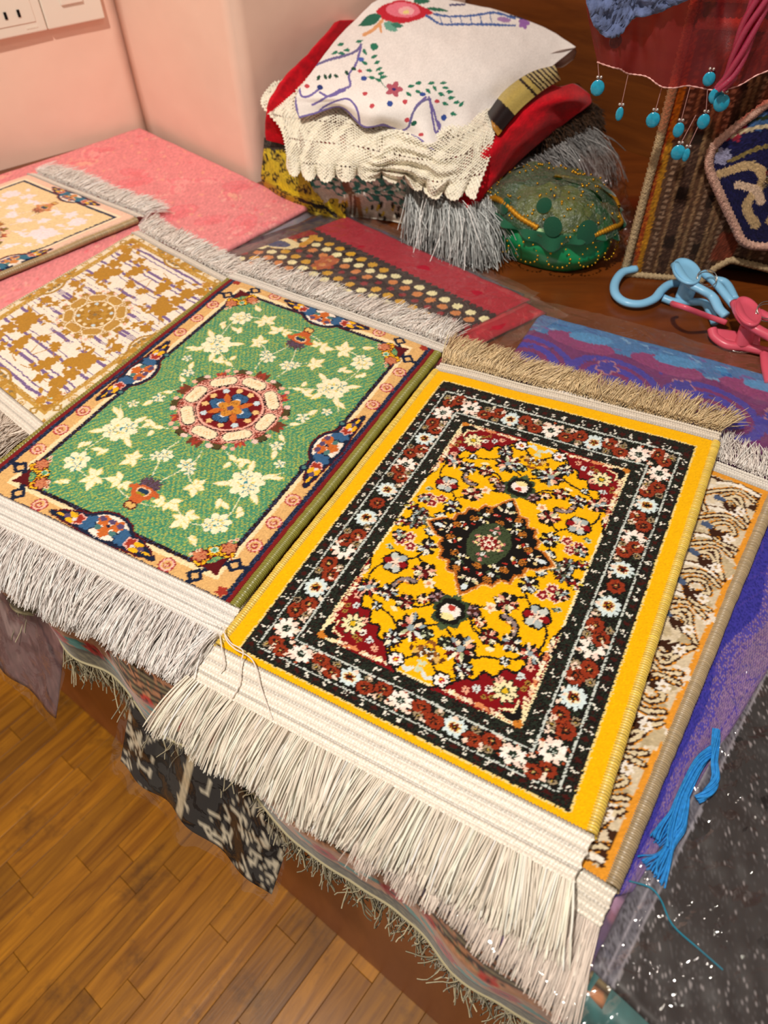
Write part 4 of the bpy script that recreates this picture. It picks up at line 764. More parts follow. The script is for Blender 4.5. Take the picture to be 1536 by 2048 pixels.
def sleeve(root, c4, lift, grow, mat=None, name='plastic_sleeve', seed=3, wr=0.0012, n=70, fall=0.0):
    P, X, Y, L, H = quadgrid(c4, n, n, grow); rdg = 0.0016 * np.exp(-((Y - 7) / 3.0) ** 2) * (1 + 0.6 * vnoise(X * 0.16, Y * 0.02, seed + 7)) + 0.0010 * np.exp(-((Y + 9) / 2.5) ** 2) * (1 + vnoise(X * 0.2, Y * 0, seed + 9))
    out = np.maximum.reduce([-X, X - L, -Y, Y - H, np.zeros_like(X)])
    z = lift + wr * vnoise(X * 0.035, Y * 0.035, seed) + wr * vnoise(X * 0.12 + Y * 0.05, Y * 0.09, seed + 5) * 0.7 - np.clip(out / 14, 0, 1) * fall + rdg
    return sheet(name, P + np.array([0, 0, 1.0]) * z[..., None], mat or m_film, root)
def along(p, q, L): 
    d = q - p; d[2] = 0; return d / np.linalg.norm(d) * L
# pink packet in the wall corner
pk = thing('folded_cloth', 'flat folded pink paisley cloth in the corner under cream rug', 'cloth', T((-0.3, 0.95, 0)))
p0, p1 = at(280, 254, .009), at(620, 412, .009); dv = along(p1, at(468, 492, .009), 0.46)
dw = along(p0, at(0, 348, .009), 0.46)
def paint_pink(cv, L, H):
    R = np.random.default_rng(3)
    for k in range(46):
        x, y = R.uniform(0, L), R.uniform(0, H); r = R.uniform(12, 34); t = R.uniform(0, 6.28); c = ['EE9C9C', 'E67880', 'F0A898'][k % 3]
        cv.ell(x, y, r, r * 0.55, c, math.degrees(t)); cv.ell(x, y, r * 0.88, r * 0.45, 'E8828A', math.degrees(t)); cv.ell(x + 4, y, r * 0.55, r * 0.27, c, math.degrees(t))
    for k in range(420): cv.ell(R.uniform(0, L), R.uniform(0, H), R.uniform(1.5, 5), R.uniform(1, 3), ['F0A290', 'EFA8A2', 'E5747E'][k % 3], R.uniform(0, 180))
slab('cloth', pk, [p0, p1, p1 + dv, p0 + dw], paint_pink, cloth('pink_damask', rough=0.42, spec=0.4, bump=0.08), 0.006, d=2.8, bg='E68C90', wr=0.0004, edge=3)
slab('backing', pk, [p0 + [-0.002, -0.002, -.0062], p1 + [0.004, -0.01, -.0062], p1 + dv + [0.006, 0, -.0062], p0 + dw + [-0.006, 0.004, -.0062]], None, cloth('grey_blue_card', '8E8C9C', rough=0.5), 0.0026, d=30, edge=1, wr=0)
# dotted scarf packets
b0, b1 = at(692, 432, .009), at(1062, 598, .009); vv = along(b0, at(478, 508, .009), 0.25)
def rect_from(p, q, v, z): return [np.array([c[0], c[1], TABLE + z]) for c in (p, q, q + v, p + v)]
ux = along(b0, b1, 1.0); uv = along(b0, b0 + vv, 1.0)
nv = thing('scarf_packet', 'navy scarf in clear film under the dotted scarf packet', 'scarf packet', T((0.02, 0.82, 0)), 'film-wrapped scarves behind the rugs')
q4 = rect_from(b0 - uv * 0.014 - ux * 0.035, b0 + ux * 0.28 - uv * 0.014, vv, 0.0036)
def paint_navy(cv, L, H):
    R = np.random.default_rng(8)
    for k in range(60): cv.ell(R.uniform(0, L), R.uniform(0, 40), R.uniform(3, 16), R.uniform(1, 3), ['2A2A48', '1E1E34', '5A4A62', '3A3A70'][k % 4], R.uniform(-20, 20))
slab('scarf', nv, q4, paint_navy, m_satin, 0.0034, d=3, bg='23233C', edge=3); sleeve(nv, q4, 0.0014, (0.03, 0.012, 0.012, 0.0), seed=9, fall=0.0012)
rd = thing('scarf_packet', 'crimson scarf in clear film just under the dotted scarf packet', 'scarf packet', T((0.06, 0.80, 0)), 'film-wrapped scarves behind the rugs')
q4 = rect_from(b0 + ux * 0.03 + uv * 0.004, b1 + ux * 0.026 + uv * 0.004, vv, 0.0066)
def paint_red(cv, L, H):
    for x in np.arange(L - 60, L, 7): cv.path([(x, 0), (x + 2, H * 0.5), (x, H)], 1.2, 'C2283A', 10)
slab('scarf', rd, q4, paint_red, m_satin, 0.0028, d=4, bg='A81830', edge=3); sleeve(rd, q4, 0.0013, (0.0, 0.022, 0.008, 0.0), seed=19, fall=0.001)
dt = thing('scarf_packet', 'red and black dotted scarf in clear film, topmost of its stack', 'scarf packet', T((0.04, 0.81, 0)), 'film-wrapped scarves behind the rugs')
q4 = rect_from(b0, b1, vv, 0.0098)
def paint_dots(cv, L, H):
    cv.rect(-9, L, 57, H, '2B2326')
    for x in np.arange(4, L, 9.5): cv.ell(x, 56.5, 4.4, 4.2, '2B2326')
    cols = ['D2A22E', 'EDE6B4', 'D2864A', '8A1A2A']
    for j in range(10):
        for i, x in enumerate(np.arange(-6 + (j % 2) * 9.5, L, 19.0)):
            y = 69 + j * 12.5; c = cols[(j + (i // 9)) % 4] if j < 7 else cols[(i + j) % 4]; r = 5.6 if cols.index(c) < 3 else 4.0
            if (i + 2 * j) % 7 == 0: cv.flower(x, y, r + 0.8, 9, c, None, dep=0.3)
            else: cv.ell(x, y, r, r, c)
    for x, y in ((84, 98), (88, 110)): cv.flower(x, y, 13, 6, 'B05A32', 'C98A4A', 0.3, dep=0.3)
    cv.poly([(0, 60), (20, 60), (0, 136)], '8A1A22'); cv.path([(22, 68), (30, 90), (18, 112)], 9, 'C8962E', 20); cv.ell(8, 110, 26, 15, 'E6D8A8', -25); cv.ell(6, 114, 19, 9, '2E4A78', -25)
slab('scarf', dt, q4, paint_dots, m_print, 0.0030, d=1.6, bg='A81430', edge=6, wr=0.0006, seed=4); sleeve(dt, q4, 0.0012, (0.012, 0.008, 0.006, 0.0), seed=29, wr=0.0011, n=110, fall=0.001)
# purple paisley scarf in film, beyond the yellow rug
pp = thing('scarf_packet', 'purple and blue paisley scarf in clear film beyond the yellow rug', 'scarf packet', T((0.27, 0.55, 0)), 'film-wrapped scarves behind the rugs')
p0, p1 = at(1080, 625, .0035), at(1640, 775, .0035); v3 = np.array([-(p1 - p0)[1], (p1 - p0)[0], 0]); v3 = -v3 / np.linalg.norm(v3) * 0.30
def paint_paisley(cv, L, H):
    R = np.random.default_rng(12); cv.rect(-9, L, -9, 36, '3F78AE')
    for k in range(90): cv.ell(R.uniform(0, L), R.uniform(0, 36), R.uniform(3, 10), R.uniform(0.8, 2), ['6E9CC4', '355E9C', '6A5A9A', '4A8ABC'][k % 4], R.uniform(-15, 40))
    for x in (58, 150, 240): cv.ell(x, 34, 38, 13, '8A3A72', 4); cv.ell(x + 8, 22, 24, 9, '4A90C4', -8)
    for x in (20, 110, 205, 300):
        for r, c in ((58, '3E3CA2'), (46, '742C6C'), (38, '3A3AA8'), (24, '7A2C66'), (14, '42409E')): cv.ell(x, 84, r * 0.9, r * 0.62, c, 20)
    for x, y in ((96, 64), (172, 60), (262, 66), (70, 140), (180, 150)): cv.flower(x, y, 13, 5, 'B07A8A', None, dep=0.35); cv.flower(x, y, 11, 5, '3A3A9C', None, dep=0.35)
    for k in range(60): cv.path([(R.uniform(0, L), R.uniform(50, H))] * 1 + [(R.uniform(0, L), R.uniform(50, H))], 0.1, '742C6C', 2) if False else None
    for k in range(160): cv.ell(R.uniform(0, L), R.uniform(48, H), R.uniform(2, 7), R.uniform(0.8, 1.6), ['8E4A80', '4A3A9A', '5A2A60'][k % 3], R.uniform(0, 180))
q4 = [p0, p1, p1 + v3, p0 + v3]
slab('scarf', pp, q4, paint_paisley, m_print, 0.0030, d=1.8, bg='6E2C6A', edge=5, seed=6); sleeve(pp, q4, 0.0016, (0.02, 0.02, 0.026, 0.0), seed=31, wr=0.0016, n=140, fall=0.002)
# indigo and lilac shawl at the right
ind = thing('folded_shawl', 'indigo and lilac twill shawl with bright blue tassels beside beige rug', 'shawl', T((0.24, 0.25, 0)))
q4 = [at(1440, 1020, .006), at(1700, 1080, .006), at(1268, 1782, .006), at(1205, 1800, .006)]
def paint_indigo(cv, L, H):
    R = np.random.default_rng(5)
    f = np.sin(cv.x * 2.2 + cv.y * 1.1); i = np.arange(len(cv.x)); cv.put(i[(f > 0.2)], '8E7496'); cv.put(i[f < -0.6], '564486')
    w = 0.52 + 0.10 * vnoise(cv.y * 0.02, cv.y * 0, 4); u = cv.x / L; cv.put(i[u < w], '3A369A'); cv.speck(i[u < w], '2A2A80', 0.3); cv.speck(i[(u > w) & (u < w + .14)], '4A42A0', 0.55)
    for k in range(26): y = R.uniform(0, H); cv.path([(R.uniform(0, L), y), (R.uniform(0, L), y + 30), (R.uniform(0, L), y + 70)], 0.8, '4A3C98', 14)
slab('shawl', ind, q4, paint_indigo, cloth('twill_shawl', rough=0.8, spec=0.2, bump=0.3, bscale=1500), 0.0058, d=1.3, bg='745A90', edge=5, wr=0.0009, seed=16)
m_tass = cloth('blue_tassel_yarn', '2C8FDC', rough=0.6, spec=0.3, var=0.25, vscale=400)
def bundle(root, pts, r0, n, spread, name='tassel', mat=m_tass, seed=1, rad=0.0006, brush=0.0):
    R = np.random.default_rng(seed); base = catmull(np.array([at(*p) for p in pts]), 26); k = len(base); t = np.linspace(0, 1, k)
    t_, a_, b_ = frames(base[None]); S = []
    for i in range(n):
        ph = R.uniform(0, 6.28); tw = 5.0 * t * (1 if brush == 0 else (1 - t)); rr_ = r0 * R.uniform(0.3, 1) * (1 + brush * np.clip((t - 0.7) / 0.3, 0, 1) * 2.2) * (1 + spread * t)
        S.append(base + (np.cos(ph + tw) * rr_)[:, None] * a_[0] + (np.sin(ph + tw) * rr_ * 0.6)[:, None] * b_[0] + np.array([0, 0, r0 * 0.6]))
    return tubes(name, np.array(S), rad, mat, root, 4)
bundle(ind, [(1425, 1500, .007), (1395, 1530, .009), (1365, 1590, .009), (1345, 1640, .008), (1318, 1690, .008)], 0.0032, 22, 0.3, seed=2, brush=0.5)
bundle(ind, [(1432, 1462, .007), (1428, 1520, .010), (1430, 1560, .009), (1412, 1588, .009), (1392, 1600, .007)], 0.0026, 18, 0.0, seed=3)
bundle(ind, [(1370, 1590, .009), (1366, 1630, .009), (1362, 1655, .009), (1345, 1680, .008), (1325, 1720, .008), (1300, 1745, .007)], 0.0024, 26, 0.4, seed=4, brush=1.0)
bundle(ind, [(1258, 1762, .006), (1300, 1775, .008), (1322, 1800, .008), (1345, 1850, .008), (1400, 1900, .008), (1445, 1940, .006)], 0.0004, 4, 0.0, seed=5, rad=0.0004, name='loose_thread', mat=cloth('teal_thread', '1E7A94', rough=0.5))
# black lurex shawl in its bag
bl = thing('scarf_packet', 'black shawl with silver threads in a crumpled clear bag', 'scarf packet', T((0.30, 0.16, 0)))
q4 = [at(1620, 1060, .0048), at(1980, 1300, .0048), at(1560, 2290, .0048), at(1182, 1935, .0048)]
def paint_black(cv, L, H):
    R = np.random.default_rng(6); i = np.arange(len(cv.x)); u, v = cv.x / L, cv.y / H
    cv.put(i[v > 0.62], '1A100F'); cv.speck(i, '1A1618', 0.3); sel = i[(vnoise(cv.x * 0.05, cv.y * 0.03, 3) > -0.25) & (R.random(len(i)) < 0.045)]; cv.put(sel, '8E888A'); cv.speck(i, '3A3638', 0.10)
    e = 0.13; j = i[u < e]; cv.put(j, '55535F'); cv.speck(j, '6A6974', 0.4); cv.speck(j, '302E38', 0.2); cv.put(i[np.abs(u - e) < 0.006], '8A868E'); cv.put(i[np.abs(u - e * 0.55) < 0.004], '8E8A94')
    cv.put(i[(u > 0.8) & (v > 0.5)], '3C1E1C')
slab('shawl', bl, q4, paint_black, cloth('black_lurex', rough=0.5, spec=0.5), 0.0046, d=1.5, bg='0E0C0E', edge=5, wr=0.0016, seed=26)
sleeve(bl, q4, 0.0030, (0.002, 0.01, 0.0, 0.05), mat=m_film2, seed=41, wr=0.0030, n=115)

# ------------------------------------------------------------------ cloths hanging over the table edge
def hang(s0, s1, t_in, t_out, d, paint, mat, name, root, z0=0.0016, bulge=0.012, fold=0.010, nf=7.0, seed=1, bg='888888', th=0.001, lean=0.0, hemwave=0.0, grain=0.06, lean0=0.0):
    """cloth lying t_in on the table and hanging t_out over its front edge between edge positions s0..s1"""
    nx = int((s1 - s0) / d); ny = int((t_in + t_out) / d); S, Tt = np.meshgrid(np.linspace(s0, s1, nx), np.linspace(-t_in, t_out, ny))
    fo = fold * (np.sin(S * nf * 6.28 / 0.5 + 2 * np.sin(S * 9)) + 0.5 * vnoise(S * 40, Tt * 6, seed)); dn = np.clip(Tt, 0, None) * (1 + hemwave * vnoise(S * 9, S * 0, seed + 2)); g = np.clip(dn / 0.05, 0, 1)
    r = 0.006; ang = np.clip(dn / r, 0, np.pi / 2); outw = r * np.sin(ang) + 0.0 + g * (bulge + fo) + lean * np.clip(dn - lean0, 0, None); zz = z0 - r * (1 - np.cos(ang)) - np.clip(dn - r * np.pi / 2, 0, None) + 0.0006 * vnoise(S * 30, Tt * 30, seed)
    P = E0[None, None] + ED * S[..., None] - EN * np.where(Tt < 0, Tt, outw)[..., None] + np.array([0, 0, 1.0]) * (zz)[..., None]
    cv = Canvas.over(S * 1000, Tt * 1000, bg, seed, 0.3); paint(cv); C, _ = cv.img(grain)
    return sheet(name, P, mat, root, C=C, th=th), P
m_wool = cloth('wool_weave', rough=0.9, sheen=0.2, spec=0.12, bump=0.4, bscale=1400)
def SE(u, v, z=0.0): return float((at(u, v, z) - E0) @ ED)
ru = thing('fringed_runner', 'olive and peach striped runner with red flowers hanging over table edge', 'table runner', T((-0.1, 0.25, 0)))
def paint_runner(cv):
    R = np.random.default_rng(9); i = np.arange(len(cv.x)); y = cv.y + 5 * vnoise(cv.x * 0.02, cv.x * 0, 3); x = cv.x
    cv.put(i[y < 44], 'B87E58'); st = np.sin(y * 0.95 + 0.8 * vnoise(x * 0.03, y * 0.02, 5) * 3); cv.put(i[(y < 46) & (st > 0.1)], '3A2A1E'); cv.put(i[(y < 46) & (st < -0.75)], '8A7A58')
    cv.put(i[(y >= 84)], '6E6448'); cv.speck(i[y >= 84], '57503A', 0.4); cv.speck(i[y >= 84], '837A5C', 0.25); cv.put(i[(y > 81) & (y < 86)], '4A3E2A')
    for k, s in enumerate(np.arange(-240, 800, 50)):
        s = s + R.uniform(-8, 8); c = 66 + 6 * math.sin(k); cv.leaf((s - 26, c - 6), (s - 4, c), 9, '4E8E88'); cv.leaf((s + 6, c + 2), (s + 30, c + 10), 9, '4E8E88'); cv.flower(s, c, 11, 6, 'B8281E', '6A2A1A', 0.32, dep=0.25)
        cv.flower(s + 31, c - 22, 7, 5, 'C03A28', '6A2A1A', 0.35, dep=0.3)
    cv.put(i[cv.y > 103], 'B9AE8A'); cv.put(i[cv.y > 106], '7A7054')
_, Pr = hang(-0.30, 0.60, 0.085, 0.108, 0.0026, paint_runner, m_wool, 'runner_cloth', ru, fold=0.005, bulge=0.010, nf=4.3, seed=2, bg='BE8660', hemwave=0.10)
hem = Pr[-1]; 
def hem_fringe(root, hem, L, n, rad, c, mat, seed=1, name='fringe', clump=0.35, tangle=0.16):
    R = np.random.default_rng(seed); idx = R.uniform(0, len(hem) - 1.01, n); i0 = idx.astype(int); p = hem[i0] * (1 - (idx - i0))[:, None] + hem[i0 + 1] * (idx - i0)[:, None]
    K = 7; pts = [p.copy()]; d = np.array([0, 0, -1.0]) + R.normal(0, 0.15, (n, 3)) + ED * (clump * np.sin(idx * 0.9))[:, None]; Ls = L * R.uniform(0.5, 1.1, n)
    for k in range(K - 1):
        d = d + R.normal(0, tangle, (n, 3)) + [0, 0, -0.12]; d /= np.linalg.norm(d, axis=1, keepdims=True); p = p + d * (Ls / (K - 1))[:, None]; pts.append(p.copy())
    return tag(tubes(name, np.stack(pts, 1), rad, mat, root, 3, hx(c)[None] * (1 + R.normal(0, 0.14, (n, 1)))), kind='stuff')
hem_fringe(ru, hem, 0.038, 2000, 0.0006, 'B0A688', m_wool, 3)
tubes('hem_cord', hem + [0, 0, 0.001], 0.0014, cloth('hem_cord_pale', 'B4AA88', rough=0.9, bump=0.5), ru, 6)
# film-wrapped scarves sticking out under the runner
bw = thing('scarf_packet', 'black and white patterned scarf in film hanging below the runner', 'scarf packet', T((-0.2, 0.26, 0)))
def paint_bw(cv):
    R = np.random.default_rng(10)
    for k in range(620):
        x, y = R.uniform(-50, 450), R.uniform(60, 300); cv.path([(x, y), (x + R.uniform(-12, 12), y + R.uniform(4, 14)), (x + R.uniform(-14, 14), y + R.uniform(-4, 18))], 2.0, 'CFC4AC', 10)
    i = np.arange(len(cv.x)); cv.put(i[(cv.x > 262) & (cv.x < 272)], 'C9B898'); cv.put(i[(cv.x > 230) & (cv.x < 262)], '26241F')
    for k in range(30): cv.ell(R.uniform(-60, 40), R.uniform(120, 300), 6, 4, '8A8070', R.uniform(0, 90))
_, P_ = hang(SE(245, 1480, -.15), SE(545, 1760, -.15), 0.06, 0.178, 0.003, paint_bw, m_print, 'scarf', bw, z0=0.0004, bulge=-0.004, fold=0.002, nf=9, seed=12, bg='14120F', lean=0.55, lean0=0.085)
def over_film(root, P, k=0.005, mat=m_film2, seed=1, grow=1.06):
    c = P.mean((0, 1)); n = -EN; yy, xx = np.meshgrid(np.arange(P.shape[0]), np.arange(P.shape[1]), indexing='ij'); w = k * (1 + 0.7 * vnoise(xx * 0.13, yy * 0.13, seed) + 0.4 * vnoise(xx * 0.4, yy * 0.4, seed + 1))
    j = int(P.shape[0] * 0.68); Q = P + n * w[..., None]; Q = (Q - c) * [grow, grow, 1.04] + c; return sheet('plastic_sleeve', Q[j:], mat, root)
over_film(bw, P_, seed=5)
mv = thing('scarf_packet', 'mauve scarf in cloudy film hanging below the runner', 'scarf packet', T((-0.42, 0.40, 0)))
def paint_mauve(cv):
    R = np.random.default_rng(11)
    for k in range(120): cv.ell(R.uniform(-400, 300), R.uniform(0, 260), R.uniform(6, 22), R.uniform(2, 6), ['8A6A66', '6A4A4C', 'A08480', '5C4448'][k % 4], R.uniform(-40, 40))
_, P_ = hang(SE(-420, 1100, -.1), SE(120, 1370, -.15), 0.06, 0.190, 0.004, paint_mauve, m_satin, 'scarf', mv, z0=0.0006, bulge=-0.004, fold=0.002, nf=6, seed=13, bg='7C5C5A', lean=0.55, lean0=0.085)
over_film(mv, P_, seed=8)
# crumpled film and scarves under the front fringe
vi = thing('scarf_packet', 'violet scarf in crumpled film under the yellow fringe at table edge', 'scarf packet', T((0.05, 0.14, 0)))
def paint_violet(cv):
    R = np.random.default_rng(14)
    for k in range(150): cv.ell(R.uniform(250, 700), R.uniform(-60, 120), R.uniform(4, 18), R.uniform(1.5, 5), ['6A4A78', '4A3A6A', 'A07A98', '8A5A70', '3A3058'][k % 5], R.uniform(-40, 40))
_, P_ = hang(SE(780, 1720), SE(1135, 2040), 0.075, 0.014, 0.0028, paint_violet, m_satin, 'scarf', vi, z0=0.0024, bulge=0.022, fold=0.005, nf=8, seed=15, bg='5E4668', lean=0.1)
n_ = -EN; yy, xx = np.meshgrid(np.arange(P_.shape[0]), np.arange(P_.shape[1]), indexing='ij'); sheet('plastic_sleeve', P_ + np.array([0, 0, 1]) * (0.0016 + 0.0012 * vnoise(xx * 0.3, yy * 0.3, 4))[..., None] + n_ * (0.008 * np.clip((yy / P_.shape[0] - 0.45) * 2, 0, 1) * (1 + vnoise(xx * 0.2, yy * 0.2, 9)))[..., None], m_film2, vi)
tl = thing('rolled_scarf', 'rolled teal and cream scarf in film below the black shawl bag', 'scarf', T((0.15, 0.02, 0)))
def paint_teal(cv):
    R = np.random.default_rng(16)
    for k in range(60): x, y = R.uniform(480, 900), R.uniform(-50, 160); cv.path([(x - 14, y), (x, y + 8), (x + 14, y - 2)], 4, ['BFB79A', '1E4A4A', 'C9C0A8', '3E7A78'][k % 4], 10)
_, P_ = hang(SE(1140, 2045), SE(1420, 2260), 0.05, 0.14, 0.003, paint_teal, m_satin, 'scarf', tl, z0=0.0020, bulge=0.012, fold=0.010, nf=9, seed=17, bg='2C6262', lean=0.05)
over_film(tl, P_, seed=18, grow=1.1)

# ------------------------------------------------------------------ pile of cloths by the pillar
def net(rows, ny, nx):
    """net of (photo u, photo v, height) -> smooth sheet of world points plus its photo coordinates"""
    a = patch(np.array(rows, float), ny, nx); return atv(a[..., 0], a[..., 1], a[..., 2]), a[..., 0], a[..., 1]
# folded grey shawl at the bottom: body and shaggy strands
m_grey = cloth('grey_shaggy_yarn', rough=0.55, spec=0.35, bump=0.2)
gs = thing('fringed_shawl', 'shaggy grey shawl at the bottom of the cloth pile', 'shawl', T((0.10, 0.98, 0)))
P, U, V = net([[(790, 330, .050), (840, 300, .052), (900, 270, .055), (1060, 230, .055), (1190, 240, .050)], [(805, 390, .050), (850, 370, .054), (900, 360, .056), (1060, 300, .056), (1200, 290, .05)],
               [(815, 420, .030), (860, 425, .040), (930, 430, .045), (1080, 370, .048), (1215, 320, .03)], [(820, 450, .002), (865, 460, .004), (940, 480, .004), (1100, 420, .004), (1225, 360, .003)]], 40, 60)
sheet('shawl_body', P, m_grey, gs, C=np.broadcast_to(hx('6E7072'), P.shape), th=0.002)
def floor0(p): return np.full(len(p), TABLE + 0.002)
FW = np.array([0.25, -0.97, 0])
def shag(root, pts, L, n, rad, c, seed, el=(-0.9, -0.2), out=FW, cvar=0.25, clump=0.3, lift=0.0, name='fringe', grav=10, layers=0.01):
    q = catmull(np.array([at(*p) for p in pts]), 12)
    for k in range(len(q) - 1): 
        pass
    allP = []
    R = np.random.default_rng(seed); m = max(n // (len(q) - 1), 1)
    s = R.uniform(0, len(q) - 1.001, n); i = s.astype(int); p = q[i] * (1 - (s - i))[:, None] + q[i + 1] * (s - i)[:, None] + R.normal(0, 0.003, (n, 3)); K = 8
    az = clump * np.sin(s * 5 + seed) + R.normal(0, 0.14, n); e = R.uniform(*el, n); side = np.array([-out[1], out[0], 0])
    d = (out[None] * np.cos(az)[:, None] + side[None] * np.sin(az)[:, None]) * np.cos(e)[:, None] + np.array([0, 0, 1.0]) * np.sin(e)[:, None]; Ls = L * R.uniform(0.6, 1.1, n); pts_ = [p.copy()]; lay = R.random(n) * layers
    for k in range(K - 1):
        d = d + np.array([0, 0, -1.0]) * (grav * Ls / K)[:, None] + R.normal(0, 0.10, (n, 3)); d /= np.linalg.norm(d, axis=1, keepdims=True); p = p + d * (Ls / (K - 1))[:, None]
        lo = p[:, 2] < TABLE + 0.002 + lay; p[lo, 2] = (TABLE + 0.002 + lay)[lo]; pts_.append(p.copy())
    return tag(tubes(name, np.stack(pts_, 1), rad, m_grey, root, 3, hx(c)[None] * np.clip(1 + R.normal(0, cvar, (n, 1)), 0.3, 1.5)), kind='stuff')
shag(gs, [(815, 372, .060), (870, 385, .062), (930, 420, .058), (985, 400, .058)], 0.080, 1400, 0.0005, 'B4B8B8', 3, el=(-0.9, 0.0), clump=0.25, grav=22)
shag(gs, [(980, 400, .058), (1060, 330, .062), (1130, 290, .064), (1185, 262, .062)], 0.085, 1400, 0.0005, '8A8A8A', 5, el=(-0.9, 0.0), grav=22, clump=0.25, out=np.array([0.75, -0.66, 0]))
# leopard scarf and checked scarf
lp = thing('folded_scarf', 'yellow and black leopard print scarf low in the cloth pile', 'scarf', T((-0.12, 1.0, 0)))
P, U, V = net([[(528, 272, .066), (580, 285, .066), (640, 320, .062), (700, 345, .058)], [(526, 310, .050), (575, 335, .050), (640, 370, .044), (700, 385, .042)], [(522, 352, .026), (570, 378, .026), (640, 405, .022), (690, 415, .022)],
               [(528, 372, .010), (575, 398, .012), (640, 420, .010), (690, 434, .012)], [(532, 380, .001), (580, 408, .001), (640, 434, .001), (700, 446, .001)]], 70, 90)
cv = Canvas.over(U, V, 'B9A224', 3, 0.5); R_ = np.random.default_rng(2)
for k in range(190):
    a, b = R_.uniform(515, 700), R_.uniform(275, 445); cv.flower(a, b, R_.uniform(4.5, 7.5), 5, '16140E', 'B49A2C', 0.5, dep=0.4, ph=R_.random() * 6)
for p_, w in (([(556, 366), (600, 388), (640, 396), (680, 425), (700, 440)], 10),): cv.path(p_, w, 'CDB41E', 40)
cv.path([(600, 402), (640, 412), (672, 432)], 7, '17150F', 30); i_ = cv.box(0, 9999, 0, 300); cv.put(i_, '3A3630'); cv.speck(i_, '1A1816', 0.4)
C_, _ = cv.img(0.08); sheet('scarf', P + np.array([0, 0, 1]) * (0.003 * vnoise(U * 0.06, V * 0.08, 3))[..., None], m_print, lp, C=C_, th=0.003)
ck = thing('folded_scarf', 'teal and white checked scarf bunched low in the cloth pile', 'scarf', T((-0.02, 0.93, 0)))
P, U, V = net([[(615, 335, .072), (690, 345, .072), (770, 345, .072), (850, 360, .070)], [(620, 365, .056), (700, 368, .058), (770, 372, .058), (850, 390, .054)], [(640, 392, .034), (710, 396, .038), (780, 398, .040), (858, 425, .034)],
               [(655, 415, .014), (720, 418, .018), (790, 425, .016), (860, 450, .014)], [(680, 436, .001), (730, 434, .001), (800, 445, .001), (865, 470, .001)]], 70, 110)
cv = Canvas.over(U, V, 'CFC4B4', 4, 0.4)
i_ = np.arange(cv.x.size); w_ = cv.x + 6 * np.sin(cv.y * 0.2); z_ = cv.y - 0.22 * (cv.x - 640) + 4 * np.sin(cv.x * 0.09)
up_ = z_ < 378; chk = (np.floor(w_ / 13) + np.floor(z_ / 11)) % 2 == 0; cv.put(i_[up_ & chk], '2E8078'); cv.put(i_[up_ & ~chk], 'D8CCC6'); cv.put(i_[up_ & (np.sin(z_ * 0.28) > 0.93)], '3E5A50')
for k in range(60): a, b = R_.uniform(640, 870), R_.uniform(405, 470); cv.ell(a, b, 3, R_.uniform(4, 9), ['17140F', 'D2B22A', '17140F', 'E6DAD0'][k % 4], R_.uniform(-20, 20))
cv.path([(690, 366), (706, 400), (704, 436)], 13, '7A5238', 20); cv.path([(716, 400), (722, 436)], 9, 'A8764A', 12); cv.path([(706, 392), (704, 440)], 3, 'D8D2C0', 12); cv.path([(780, 352), (800, 385), (830, 405)], 4, 'C2CFC4', 16)
C_, _ = cv.img(0.06); sheet('scarf', P + np.array([0, -0.6, 0.5]) * (0.005 * np.sin(V * 0.16 + 2.5 * vnoise(U * 0.03, V * 0.01, 7)) + 0.003 * vnoise(U * 0.08, V * 0.08, 5))[..., None], m_satin, ck, C=C_, th=0.002)
# dark brown fur collar
fu = thing('fur_collar', 'dark brown fur collar tucked under the red velvet', 'collar', T((0.27, 1.02, 0)))
P, U, V = net([[(1020, 250, .085), (1090, 215, .090), (1160, 195, .085), (1195, 215, .075)], [(1030, 290, .072), (1100, 265, .078), (1165, 240, .076), (1200, 240, .066)], [(1030, 310, .052), (1105, 295, .056), (1165, 275, .054), (1196, 262, .05)]], 20, 40)
sheet('fur_base', P, cloth('fur_skin', '2A1C12', rough=0.9), fu, th=0.004)
q_ = P.reshape(-1, 3)[rng.integers(0, P.shape[0] * P.shape[1], 1700)]; n_ = rng.normal(0, 0.5, (1700, 3)) + [0.2, -0.7, -0.1]; n_ /= np.linalg.norm(n_, axis=1, keepdims=True); t_ = np.linspace(0, 1, 4)[None, :, None]
tag(tubes('fur', q_[:, None] + n_[:, None] * t_ * 0.013 + np.array([0, 0, -0.006]) * t_ ** 2, 0.00048, m_grey, fu, 3, hx('3A281A')[None] * (1 + rng.normal(0, 0.3, (1700, 1)))), kind='stuff')
# red velvet
rv = thing('velvet_cloth', 'bright red velvet cloth folded under the crochet cloth', 'cloth', T((0.05, 1.0, 0)))
P, U, V = net([[(680, 42, .170), (800, 40, .140), (950, 70, .126), (1095, 165, .112), (1150, 168, .108), (1180, 190, .096)],
               [(606, 118, .154), (740, 120, .126), (900, 160, .116), (1060, 190, .122), (1130, 195, .120), (1182, 208, .088)],
               [(556, 180, .134), (660, 200, .110), (840, 250, .100), (1000, 240, .118), (1080, 230, .112), (1150, 232, .086)],
               [(533, 228, .110), (620, 250, .094), (800, 310, .086), (950, 310, .104), (1020, 300, .096), (1085, 282, .074)],
               [(530, 262, .084), (620, 290, .072), (790, 350, .064), (905, 380, .066), (975, 372, .070), (1010, 350, .060)],
               [(532, 280, .072), (625, 308, .058), (790, 368, .052), (918, 424, .052), (945, 415, .054), (965, 400, .052)]], 90, 130)
C_ = np.broadcast_to(hx('C4081E'), P.shape) * (1 + 0.10 * vnoise(U * 0.08, V * 0.08, 3) + rng.normal(0, 0.05, U.shape))[..., None]
